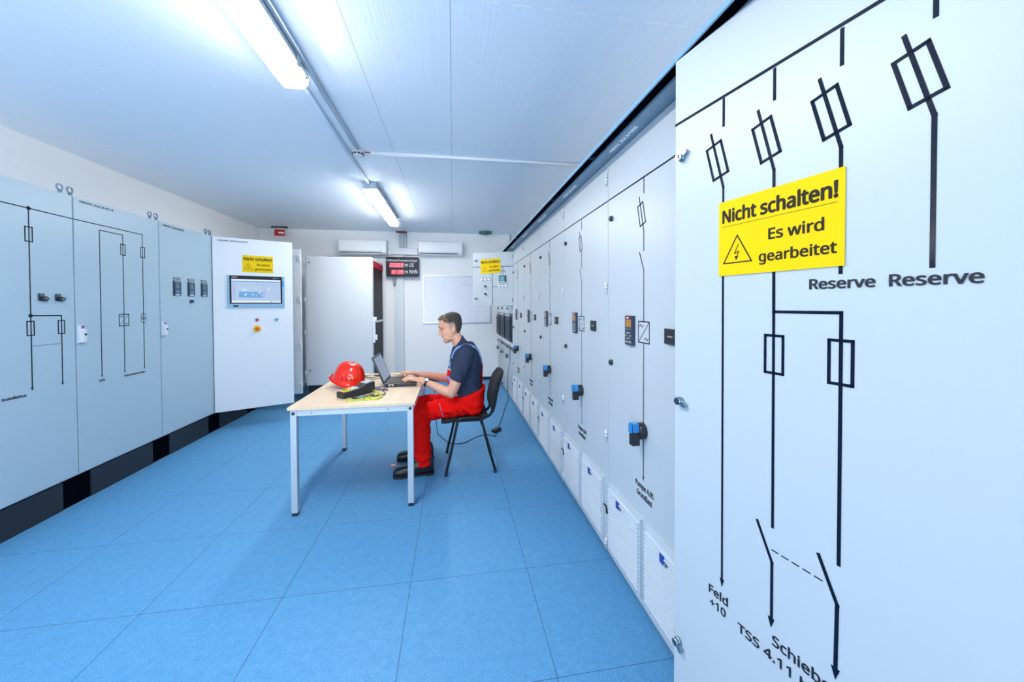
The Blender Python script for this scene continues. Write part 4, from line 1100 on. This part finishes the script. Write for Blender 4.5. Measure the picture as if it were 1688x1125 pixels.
# ---- head in its own frame: f forwards, u up, s sideways
HO = Vector((.0, PY, 1.213)); ht = math.radians(14)
HF = Vector((-math.cos(ht), 0, -math.sin(ht))); HU = Vector((-math.sin(ht), 0, math.cos(ht))); HS = Vector((0, 1, 0))
def hw_(f, s, u): return HO + HF*f + HS*s + HU*u
HEAD = [(-.113, .096, .066, .014), (-.106, .106, .048, .030), (-.094, .1105, .028, .041), (-.078, .108, .004, .052), (-.062, .106, -.022, .059), (-.045, .108, -.046, .063),
        (-.028, .109, -.060, .066), (-.008, .107, -.072, .0685), (.012, .105, -.080, .0705), (.028, .109, -.085, .0725), (.042, .1165, -.087, .074), (.060, .1175, -.088, .0755),
        (.085, .1105, -.086, .0755), (.105, .096, -.078, .0715), (.120, .075, -.062, .063), (.131, .046, -.040, .047), (.1375, .016, -.016, .024)]
def head_at(u):
    u = max(HEAD[0][0], min(HEAD[-1][0], u))
    for a, b_ in zip(HEAD, HEAD[1:]):
        if a[0] <= u <= b_[0]:
            t = (u-a[0])/(b_[0]-a[0]); return tuple(a[k]+(b_[k]-a[k])*t for k in (1, 2, 3))
def head_pt(u, a, grow=0.0):
    fr, bk, hw = head_at(u); c = (fr+bk)/2; ra = (fr-bk)/2+grow; rb = hw+grow
    e = 2.35 if u > -.03 else 2.1
    cc, ss = math.cos(a), math.sin(a)
    fe = math.copysign(abs(cc)**(2/e), cc); se = math.copysign(abs(ss)**(2/e), ss)
    narrow = 1-.16*max(0, cc)**2 if u < .07 else 1-.06*max(0, cc)**2
    return c+ra*fe, rb*se*narrow
B = MB(); rings = []
for u, *_ in HEAD:
    rings.append([tuple(hw_(*(lambda q: (q[0], q[1], u))(head_pt(u, 2*PI*k/40)))) for k in range(40)])
B.loft(rings, 'skin')
def hb(f, s, u, rf, rs, ru, tilt=0):   # ellipsoid in head frame
    M_ = Matrix(((HF.x, HS.x, HU.x, HO.x), (HF.y, HS.y, HU.y, HO.y), (HF.z, HS.z, HU.z, HO.z), (0, 0, 0, 1))) @ Matrix.Translation((f, s, u)) @ Matrix.Rotation(tilt, 4, 'Y')
    B.ball((0, 0, 0), (rf, rs, ru), 'skin', 14, 10, M_)
# nose: bridge to tip, nostrils
for t in [i/7 for i in range(8)]:
    hb(.110+.020*t, 0, .030-.045*t, .012, .0065+.005*t, .010)
hb(.1255, 0, -.0155, .0145, .0100, .0095)
for s in (-1, 1): hb(.116, s*.0095, -.0215, .011, .007, .0075)
# brows, cheeks, lips, chin, ears
for s in (-1, 1):
    hb(.103, s*.030, .043, .013, .024, .008); hb(.0885, s*.031, .0262, .0105, .0130, .0080)
    hb(.0, s*.069, .004, .016, .008, .029, -.15); hb(.006, s*.069, -.024, .009, .007, .010)
    ear = [(.014, .076, .020), (.006, .080, .032), (-.008, .083, .034), (-.019, .083, .022), (-.019, .081, .004), (-.011, .077, -.012), (-.002, .075, -.026), (.007, .073, -.028)]
    B.tube(bez([tuple(hw_(f_, s*y_, u_)) for f_, y_, u_ in ear], 4), .0048, 'skin', 10)
    hb(.045, s*.043, -.068, .055, .014, .024, -.35)
hb(.1075, 0, -.0425, .0085, .021, .0050); hb(.1065, 0, -.0535, .0085, .019, .0055); hb(.102, 0, -.088, .012, .020, .014)
# neck
blob_path(B, [(.010, PY, 1.170, .050), (.030, PY, 1.125, .056), (.062, PY, 1.080, .062), (.105, PY, 1.03, .072)])
# shoulders and inner trunk (inside the shirt), legs inside the trousers
B.loft([ringxy(.105, PY, 1.045, .075, .12), ringxy(.105, PY, .99, .095, .165), ringxy(.11, PY, .88, .115, .155), ringxy(.12, PY, .72, .115, .145), ringxy(.14, PY, .58, .105, .15), ringxy(.15, PY, .50, .09, .14)], 'skin')
for s, kx, ky, axx, ay in ((-1, -.262, 3.215, -.255, 3.165), (1, -.340, 3.450, -.330, 3.455)):
    blob_path(B, [(.15, PY+s*.09, .545, .062), (-.05, PY+s*.105, .525, .055), (kx, ky, .505, .045), (kx+.004, ky, .35, .048), (axx, ay, .10, .036)])
# arms
NEAR = [(.105, PY-.165, 1.000, .056), (.060, PY-.200, .870, .052), (.005, PY-.215, .735, .046), (-.018, PY-.212, .683, .040), (-.075, PY-.195, .700, .0415), (-.150, PY-.170, .732, .0365), (-.215, PY-.152, .760, .029), (-.262, PY-.143, .777, .0245)]
FAR = [(.105, PY+.165, 1.000, .056), (.075, PY+.205, .88, .052), (.045, PY+.220, .76, .046), (.030, PY+.217, .722, .041), (-.050, PY+.190, .733, .0425), (-.150, PY+.165, .755, .0375), (-.250, PY+.145, .780, .029), (-.318, PY+.135, .790, .0245)]
blob_path(B, NEAR[:4]); blob_path(B, NEAR[3:]); blob_path(B, FAR[:4]); blob_path(B, FAR[3:])
B.ball(NEAR[3][:3], (.044, .042, .044), 'skin'); B.ball(FAR[3][:3], (.044, .042, .044), 'skin')
# hands resting on the keys: palm, four bent fingers and a thumb each
KEYZ = TZ+.0315
def hand(wx, wy, wz, kx, ky, kz, inner):
    """wrist -> knuckle row; inner = +1/-1 is the thumb side along y"""
    W_ = Vector((wx, wy, wz)); Kc = Vector((kx, ky, kz)); fw = (Kc-W_).normalized()
    for q, rr in ((-.027, .0150), (-.009, .0160), (.009, .0160), (.027, .0150)):
        B.tube(bez([tuple(W_+Vector((0, q*.55, 0))), tuple((W_+Kc)/2+Vector((0, q*.85, .004))), tuple(Kc+Vector((0, q, 0)))], 4), [.0165]*4+[rr]*4+[.0115], 'skin', 12)
        B.ball(tuple(Kc+Vector((0, q, .0))), .0118, 'skin', 12, 8)
    for i, (q, L_, bend) in enumerate(((.0315, .074, .9), (.0108, .082, 1.0), (-.0105, .077, 1.05), (-.0315, .061, 1.0))):
        y0 = ky+inner*q; k0 = Vector((kx+(0 if i in (1, 2) else .006), y0, kz-(.001 if i in (0, 3) else 0)-(.004 if i == 3 else 0)))
        sp = inner*(q*.34)
        p1 = k0+Vector((-L_*.44, sp*.5, .006+.004*math.sin(i*2.1))); p2 = p1+Vector((-L_*.30, sp*.35, -.014)); tipz = KEYZ+.0105+(.005 if i == 2 else 0)
        p3 = Vector((p2.x-L_*.17, p2.y+sp*.2, max(tipz, p2.z-.030)))
        mid = (p2+p3)/2+Vector((-.002, 0, .003))
        B.tube(bez([tuple(k0), tuple(p1), tuple(p2), tuple(mid), tuple(p3)], 4), [.0096]*4+[.0083]*4+[.0076]*4+[.0070]*4+[.0060], 'skin', 10)
        B.ball(tuple(p1), .0088, 'skin', 10, 8); B.ball(tuple(p2), .0080, 'skin', 10, 8); B.ball(tuple(p3), .0064, 'skin', 10, 8)
    t0 = W_+fw*.022+Vector((0, inner*.020, .002)); t1 = t0+Vector((-.030, inner*.022, .008)); t2 = t1+Vector((-.028, inner*.008, -.003)); t3 = t2+Vector((-.022, -inner*.004, -.008)); t3.z = max(t3.z, KEYZ+.0115)
    B.tube(bez([tuple(t0), tuple(t1), tuple(t2), tuple(t3)], 4), [.0150]*4+[.0115]*4+[.0098]*4+[.0070], 'skin', 10); B.ball(tuple(t3), .0072, 'skin', 10, 8)
hand(-.266, PY-.142, .778, -.355, PY-.122, .802, 1)
hand(-.322, PY+.134, .790, -.408, PY+.108, .810, -1)
def face_post(co, n_):
    d_ = co-HO; f, s, u = d_.dot(HF), d_.dot(HS), d_.dot(HU)
    if f > .06 and -.12 < u < .1:
        k = 0
        for q in (-1, 1): k -= .0075*math.exp(-((s-q*.031)/.016)**2-((u-.024)/.0105)**2)
        k -= .0030*math.exp(-(s/.02)**2-((u+.0480)/.0022)**2)
        return HF*k
    return Vector((0, 0, 0))
body = remesh(B, .0034, 4, face_post)
# faces by place: lips
for p in body.polygons:
    d_ = p.center-HO; f, s, u = d_.dot(HF), d_.dot(HS), d_.dot(HU)
    if f > .100 and abs(s) < .021 and -.0575 < u < -.0395: p.material_index = 1
bo = link(body, 'body', ['skin', 'lip'], pr_)
bmx = bmesh.new(); bmx.from_mesh(body)
# eyes: part of the body surface
for s in (-1, 1):
    c = hw_(.0890, s*.031, .0215); n0 = len(bmx.faces)
    g_ = bmesh.ops.create_uvsphere(bmx, u_segments=14, v_segments=10, radius=.0100, matrix=Matrix.Translation(c-poff))
    look = (HF*1+HU*-.55).normalized()
    for v in g_['verts']:
        for f_ in v.link_faces:
            f_.smooth = True; f_.material_index = 3 if (f_.calc_center_median()+poff-c).normalized().dot(look) >.70 else 2
bmx.to_mesh(body); bmx.free(); body.materials.append(MATS['eye_white']); body.materials.append(MATS['eye_dark'])

# eyebrows and hair
def hair_cap():
    nu, na_ = 60, 132; u0, u1 = -.060, .1385; G = {}; b = MB(); V = []; idx = {}
    def inside(u, a):
        f, s = head_pt(u, a)
        front = .045+.05*0
        if u > .098+.010*math.cos(6*a)*.3: return True
        if f > .066: return False
        if f > .028: return u > .050+.9*(f-.028)      # temple
        if f > -.022: return u > .034 or (f > .010 and u > .006)             # above the ear
        return u > -.058+.10*max(0, (-.02-f-.02)*-1)                           # back of the head
    for i in range(nu+1):
        u = u0+(u1-u0)*i/nu
        for j in range(na_): G[i, j] = inside(u, 2*PI*j/na_)
    def vid(i, j, outer):
        j %= na_; k = (i, j, outer)
        if k not in idx:
            u = u0+(u1-u0)*i/nu; a = 2*PI*j/na_
            edge = not all(G.get((i+di, (j+dj) % na_), True) for di in (-1, 0, 1) for dj in (-1, 0, 1))
            th = (.0025 if edge else .0045+.0065*max(0, min(1, (u-.03)/.06)))
            f, s = head_pt(u, a, th if outer else -.004)
            uu = u+(th*.9*max(0, (u-.06)/.08) if outer else 0)
            r_ = 0
            if outer and not edge: r_ = .0022*mnoise.noise(Vector((f*90, s*90, u*70)))
            if outer and u > .085 and f > .06: uu += .006; f += .003
            idx[k] = len(V); V.append(tuple(hw_(f, s+r_, uu+r_)))
        return idx[k]
    F = []; M = []
    cell = lambda i, j: 0 <= i < nu and all(G[ii, jj % na_] for ii in (i, i+1) for jj in (j, j+1))
    def mt(i, j):
        u = u0+(u1-u0)*(i+.5)/nu; f, s = head_pt(u, 2*PI*(j+.5)/na_)
        nz_ = mnoise.noise(Vector((f*55, s*55, u*150)))
        if u < .060+.018*nz_+.25*max(0, f) and f > -.024+.012*nz_: return 2
        if f > .026+.022*nz_: return 0
        return 1
    for i in range(nu):
        for j in range(na_):
            if not cell(i, j): continue
            F.append((vid(i, j, 1), vid(i, j+1, 1), vid(i+1, j+1, 1), vid(i+1, j, 1))); M.append(mt(i, j))
            for (di, dj, p, q) in ((-1, 0, (i, j), (i, j+1)), (1, 0, (i+1, j+1), (i+1, j)), (0, -1, (i+1, j), (i, j)), (0, 1, (i, j+1), (i+1, j+1))):
                if not cell(i+di, (j+dj) % na_):
                    if i+di >= nu: continue
                    F.append((vid(*q, 1), vid(*p, 1), vid(*p, 0), vid(*q, 0))); M.append(mt(i, j))
    F.append(tuple(vid(nu, j, 1) for j in range(na_))); M.append(1)
    me = bpy.data.meshes.new('hair'); me.from_pydata([tuple(v) for v in V], [], F)
    me.polygons.foreach_set('material_index', M); me.polygons.foreach_set('use_smooth', [True]*len(F)); me.update()
    return link(me, 'hair', ['hair_brown', 'hair_dark', 'hair_grey'], pr_)
hair_cap()
for s in (-1, 1):
    b = MB(); b.tube([tuple(hw_(.121, s*.013, .043)), tuple(hw_(.1185, s*.026, .0475)), tuple(hw_(.113, s*.041, .0475)), tuple(hw_(.104, s*.052, .043))], [.002, .0036, .0036, .0016], 'hair_brown', 8); b.build('eyebrow', pr_, off=poff)

# ---- t-shirt
S = MB()
HZ = .0
tor = [(1.092, .110, .066, .075, .0), (1.070, .108, .088, .115, 0), (1.045, .106, .108, .165, 0), (1.010, .108, .124, .190, 0), (.950, .111, .139, .196, 0), (.880, .110, .148, .190, 0), (.800, .104, .152, .182, 0), (.730, .104, .148, .178, 0), (.660, .118, .135, .176, 0), (.600, .130, .122, .172, 0)]
S.loft([ringxy(cx, PY, z, a_, b_, 2.3) for z, cx, a_, b_, _ in tor], 'tshirt')
S.tube(bez([(.048, PY, 1.052), (.072, PY, 1.068), (.12, PY, 1.10)], 4), [.062, .066, .068, .07, .07, .07, .07, .07, .062], 'tshirt', 24)
for arm, s in ((NEAR, -1), (FAR, 1)):
    P = [Vector(q[:3]) for q in arm[:3]]
    S.tube(bez([tuple(P[0]+Vector((.01, -s*.03, .005))), tuple(P[0]), tuple(P[1]), tuple(P[1].lerp(P[2], .62))], 5), [.075]*5+[.074]*5+[.070]*5+[.068], 'tshirt', 24); S.ball(tuple(P[0]), .074, 'tshirt')
def folds(amp, sc_, seed):
    def f(co, n_):
        q = Vector((co.x*sc_[0]+seed, co.y*sc_[1], co.z*sc_[2]))
        return n_*(amp*(mnoise.noise(q)+.5*mnoise.noise(q*2.1)))
    return f
sme = remesh(S, .0075, 3, lambda co, n_: folds(.0065, (16, 9, 8), 3.1)(co, n_)+n_*(.0045*math.sin(38*co.x+30*co.z+5*mnoise.noise(co*8)) if co.z < .95 and abs(co.y-PY) > .09 else 0))
sh = link(sme, 't_shirt', ['tshirt'], pr_)
def bvh_of(o): 
    return BVHTree.FromPolygons([v.co+poff for v in o.data.vertices], [tuple(p.vertices) for p in o.data.polygons])
bv = bvh_of(sh)
# ---- red dungarees: seat, legs, waistband
D = MB()
D.loft([ringxy(.150, PY, .462, .085, .150, 2.6), ringxy(.150, PY, .490, .112, .178, 2.6), ringxy(.138, PY, .550, .135, .190, 2.5), ringxy(.130, PY, .600, .148, .190, 2.4, tilt=.18), ringxy(.132, PY, .650, .158, .190, 2.3, tilt=.30)], 'dungaree_red')
for s, kx, ky, axx, ay, fr in ((-1, -.262, 3.215, -.256, 3.160, -.0), (1, -.342, 3.452, -.332, 3.458, 0)):
    blob_path(D, [(.150, PY+s*.088, .555, .094), (.03, PY+s*.100, .535, .092), (-.10, (PY+s*.105+ky)/2, .522, .086), (kx+.05, ky, .512, .074), (kx+.004, ky, .500, .070)], 'dungaree_red', 22)
    D.tube(bez([(kx, ky, .515), (kx+.006, ky, .42), (kx+.004, ky, .30), (axx, ay, .19), (axx+.002, ay, .082)], 5), [.068]*5+[.064]*5+[.062]*5+[.066]*5+[.070], 'dungaree_red', 24)
def cloth(co, n_):
    r_ = folds(.0095, (9, 11, 13), 7.7)(co, n_)
    if co.z < .34: r_ = r_*.7 + n_*(.0075*math.sin(co.z*95+3*mnoise.noise(co*14)))*max(0, 1-abs(co.z-.16)/.17)
    if co.z > .60: r_ = r_*.35
    if co.x < .0: 
        d_ = (co.x+.205)*.8+(co.z-.40)*.6; along = -(co.x+.205)*.6+(co.z-.40)*.8
        if -.03 < along < .13: r_ = r_-n_*(.013*math.exp(-(d_/.009)**2))
    if co.z > .60: pass
    elif -.25 < co.x < .2 and co.z > .43: r_ = r_*.8 + n_*(.0055*math.sin(co.x*70+co.z*60+4*mnoise.noise(co*9)))
    return r_
dme = remesh(D, .0075, 2, cloth)
dg = link(dme, 'dungarees', ['dungaree_red'], pr_)
for v in dme.vertices:   # sits on the pad, does not sink in
    xw = v.co.x+poff.x
    if xw > -.115:
        zt = seat_prof[0][2]
        for a_, b_ in zip(seat_prof, seat_prof[1:]):
            if a_[0] <= xw <= b_[0]: zt = a_[2]+(b_[2]-a_[2])*(xw-a_[0])/(b_[0]-a_[0])
        v.co.z = max(v.co.z, zt+.003)
def patch(name, ys, zs, fromx, m, off_=.007, parent=pr_, trees=(bv,), thick=.003):
    b = MB(); V = []; d_ = Vector((1 if fromx < 0 else -1, 0, 0))
    for z in zs:
        for y in ys:
            best = None
            for t_ in trees:
                h_ = t_.ray_cast(Vector((fromx, PY+y, z)), d_)
                if h_[0] is not None and (best is None or h_[3] < best): best = h_[3]
            V.append((fromx+d_.x*((best if best is not None else abs(fromx)+.02)-off_), PY+y, z))
    n = len(ys); F = [(i*n+j, i*n+j+1, (i+1)*n+j+1, (i+1)*n+j) for i in range(len(zs)-1) for j in range(n-1)]
    b.add(V, F, m, True); o = b.build(name, parent, off=poff); md = o.modifiers.new('s', 'SOLIDIFY'); md.thickness = thick; md.offset = 0
    return o
lin = lambda a, b_, n: [a+(b_-a)*i/(n-1) for i in range(n)]
patch('bib', lin(-.150, .150, 15), lin(.62, .862, 10), -.6, 'dungaree_red', .008, dg)
patch('bib_trim', lin(-.150, .150, 15), lin(.856, .868, 2), -.6, 'reflective', .0105, dg)
patch('bib_pocket', lin(-.135, -.03, 6), lin(.755, .80, 4), -.6, 'trim_lilac', .013, dg)
patch('side_stripe', lin(-.152, -.138, 2), lin(.64, .80, 6), -.6, 'reflective', .013, dg)
patch('back_panel', lin(-.075, .075, 9), lin(.62, .90, 10), .8, 'dungaree_red', .007, dg)
# braces over the shoulders, laid on the shirt
for s in (-1, 1):
    ctrl = [(-.05, s*.105, .862), (-.04, s*.108, .92), (-.02, s*.112, .97), (.035, s*.118, 1.035), (.09, s*.118, 1.07), (.15, s*.110, 1.065), (.21, s*.098, 1.01), (.25, s*.085, .95), (.27, s*.075, .90)]
    P = bez([(x, PY+y, z) for x, y, z in ctrl], 6); V = []; F = []
    Q = []
    for p in P:
        h_ = bv.find_nearest(p); Q.append((h_[0], h_[1]))
    for i, (p, n_) in enumerate(Q):
        t_ = (Q[min(i+1, len(Q)-1)][0]-Q[max(i-1, 0)][0]).normalized(); w_ = t_.cross(n_).normalized()*.0165
        V += [tuple(p+n_*.0045-w_), tuple(p+n_*.0055), tuple(p+n_*.0045+w_)]
    for i in range(len(Q)-1):
        for j in (0, 1): F.append((i*3+j, i*3+j+1, i*3+j+4, i*3+j+3))
    b = MB(); b.add(V, F, 'strap_blue', True); o = b.build('brace', dg, off=poff); md = o.modifiers.new('s', 'SOLIDIFY'); md.thickness = .003; md.offset = 0
    p, n_ = Q[10]; t_ = (Q[12][0]-Q[8][0]).normalized(); w_ = t_.cross(n_).normalized()
    M_ = Matrix((( *w_, 0), (*t_, 0), (*n_, 0), (0, 0, 0, 1))).transposed(); M_.translation = p+n_*.008
    b = MB(); b.box(-.019, .019, -.013, .013, -.004, .004, 'black_plastic', M_); b.build('buckle', dg, off=poff, bevel=.002)
# piping on the outer thigh
bd = BVHTree.FromPolygons([v.co+poff for v in dme.vertices], [tuple(p.vertices) for p in dme.polygons])
pts = []
for t in lin(0, 1, 8):
    h_ = bd.ray_cast(Vector((-.118+.034*t, PY-.6, .585-.115*t)), Vector((0, 1, 0)))
    if h_[0] is not None: pts.append(tuple(h_[0]+Vector((0, -.0015, 0))))
b = MB(); b.tube(pts, .0026, 'trim_lilac', 6); b.build('piping', dg, off=poff)
# ---- boots
def boot(toex, cy, ang, name_parent):
    rr = [(0, .018, .016, .040), (.006, .034, .012, .062), (.025, .046, .010, .078), (.06, .051, .010, .084), (.11, .049, .010, .090), (.15, .046, .010, .108), (.185, .045, .010, .135), (.22, .046, .010, .160), (.27, .045, .010, .165), (.305, .041, .010, .160), (.322, .032, .020, .130), (.330, .016, .022, .085)]
    M_ = Matrix.Translation((toex, cy, 0)) @ Matrix.Rotation(ang, 4, 'Z')
    b = MB(); rings = []
    for x, hw, z0, z1 in rr:
        ring = []
        for k in range(22):
            a = 2*PI*k/22; c_, s_ = math.cos(a), math.sin(a); e = .55 if s_ < 0 else .9
            top_w = hw*(1-.12*max(0, s_))
            ring.append(tuple(M_ @ Vector((x, top_w*math.copysign(abs(c_)**.75, c_), (z0+z1)/2+(z1-z0)/2*math.copysign(abs(s_)**e, s_)))))
        rings.append(ring)
    b.loft(rings, 'boot_leather'); o = b.build('boot', pr_, off=poff)
    b = MB()
    out = [(-.002, 0), (.001, .018), (.010, .036), (.028, .047), (.06, .0525), (.09, .052), (.15, .0465), (.20, .043), (.27, .046), (.313, .042), (.330, .022), (.333, 0)]
    poly = out+[(x, -y_) for x, y_ in out[-2:0:-1]]
    def outline(sel, z0, z1):
        n = len(sel); V = [tuple(M_ @ Vector((x, y_, z0))) for x, y_ in sel]+[tuple(M_ @ Vector((x, y_, z1))) for x, y_ in sel]
        b.add(V, [tuple(range(n)), tuple(range(2*n-1, n-1, -1))]+[(i, (i+1) % n, n+(i+1) % n, n+i) for i in range(n)], 'boot_sole')
    outline(poly, .009, .019); outline([q for q in poly if q[0] < .20], .0, .0095); outline([q for q in poly if q[0] > .24], .0, .0095)
    b.build('sole', o, off=(0, 0, 0), loc=tuple(-v for v in poff))
    b = MB(); r0_ = [tuple(M_ @ Vector((.265+.062*math.cos(2*PI*k/20), .047*math.sin(2*PI*k/20), .098+.014*math.cos(2*PI*k/20)*-1))) for k in range(20)]
    b.tube(r0_+[r0_[0]], .0022, 'alu', 6); b.build('collar_piping', o, loc=tuple(-v for v in poff))
    b = MB()
    for k in range(4):
        x = .125+k*.020; z = .088+k*.0135; b.tube([tuple(M_ @ Vector((x, -.026, z-.006))), tuple(M_ @ Vector((x+.003, 0, z+.004))), tuple(M_ @ Vector((x, .026, z-.006)))], .0022, 'dark_metal', 6)
    b.build('laces', o, loc=tuple(-v for v in poff))
boot(-.497, 3.128, .10, pr_); boot(-.515, 3.458, .02, pr_)
# ---- wristwatch on the near wrist
wa, wb_ = Vector(NEAR[6][:3]), Vector(NEAR[7][:3]); ax_w = (wb_-wa).normalized(); cw = wa.lerp(wb_, .30)
u_ = Vector((0, -.55, .84)); u_ = (u_-ax_w*u_.dot(ax_w)).normalized(); v_ = ax_w.cross(u_)
M_ = Matrix(((ax_w.x, v_.x, u_.x, cw.x), (ax_w.y, v_.y, u_.y, cw.y), (ax_w.z, v_.z, u_.z, cw.z), (0, 0, 0, 1)))
b = MB(); R_ = .0305; V = []; F = []; n = 32
for k in range(n):
    a = 2*PI*k/n
    for (du, dr) in ((-.009, 0), (.009, 0), (.009, .0025), (-.009, .0025)): V.append(tuple(M_ @ Vector((du, (R_+dr)*math.sin(a), (R_+dr)*math.cos(a)))))
for k in range(n):
    for j in range(4): F.append((k*4+j, k*4+(j+1) % 4, ((k+1) % n)*4+(j+1) % 4, ((k+1) % n)*4+j))
b.add(V, F, 'watch_strap', False); ww = b.build('wristwatch', pr_, off=poff)
b = MB(); b.tube([tuple(M_ @ Vector((0, 0, R_))), tuple(M_ @ Vector((0, 0, R_+.008)))], .0175, 'chrome', 24); b.tube([tuple(M_ @ Vector((0, 0, R_+.0078))), tuple(M_ @ Vector((0, 0, R_+.0086)))], .0155, 'watch_face', 24)
b.build('dial', ww, loc=tuple(-v for v in poff))

# ---------------------------------------------------------------- light
def area(name, loc, rot, sx, sy, power, col):
    l = bpy.data.lights.new(name, 'AREA'); l.shape = 'RECTANGLE'; l.size = sx; l.size_y = sy; l.energy = power; l.color = col
    o = bpy.data.objects.new(name, l); COL.objects.link(o); o.location = loc; o.rotation_euler = rot
    return o
# added area fill at the assumed gate behind the camera, tinted like daylight
area('added_daylight_fill', ((GX0+GX1)/2, YF-.22, (GZ0+GZ1)/2), (PI/2, 0, 0), GX1-GX0, GZ1-GZ0, 40, (.80, .91, 1.0))
# added upward fill outside the assumed gate, brightens ceiling and back wall
g_ = area('added_uplight', ((GX0+GX1)/2, YF-1.4, .05), (0, 0, 0), 3.4, 2.0, 400, (.82, .92, 1.0))
g_.rotation_euler = Vector((0, -.75, -.66)).to_track_quat('Z', 'Y').to_euler()
wd = bpy.data.worlds.new('world'); sc.world = wd; wd.use_nodes = True
wd.node_tree.nodes['Background'].inputs['Color'].default_value = (.35, .6, 1.0, 1); wd.node_tree.nodes['Background'].inputs['Strength'].default_value = .5

# ---------------------------------------------------------------- camera
cam = bpy.data.cameras.new('camera'); co = bpy.data.objects.new('camera', cam); COL.objects.link(co)
cam.sensor_width = 36; cam.lens = 605/1688*36; cam.shift_y = -(562.5-513.6)/1688; cam.clip_start = .02
Yw = Vector(((746.5-844)/605, (513.6-504)/605, 1)).normalized(); Zw = -Vector((156/605, -36486/605, 1)).normalized()
Zw = (Zw-Yw*Zw.dot(Yw)).normalized(); Xw = -Yw.cross(Zw)
if Xw.x < 0: Xw = -Xw
R = Vector((Xw.x, Yw.x, Zw.x)); U = Vector((Xw.y, Yw.y, Zw.y)); Fw = Vector((Xw.z, Yw.z, Zw.z))
co.matrix_world = Matrix(((R.x, U.x, -Fw.x, 0), (R.y, U.y, -Fw.y, 0), (R.z, U.z, -Fw.z, 1.42), (0, 0, 0, 1)))
sc.camera = co
sc.view_settings.view_transform = 'Standard'; sc.view_settings.look = 'None'; sc.view_settings.gamma = 1
sc.view_settings.use_curve_mapping = False; sc.view_settings.exposure = 0.0
sc.cycles.use_denoising = True; sc.cycles.max_bounces = 10; sc.cycles.diffuse_bounces = 6
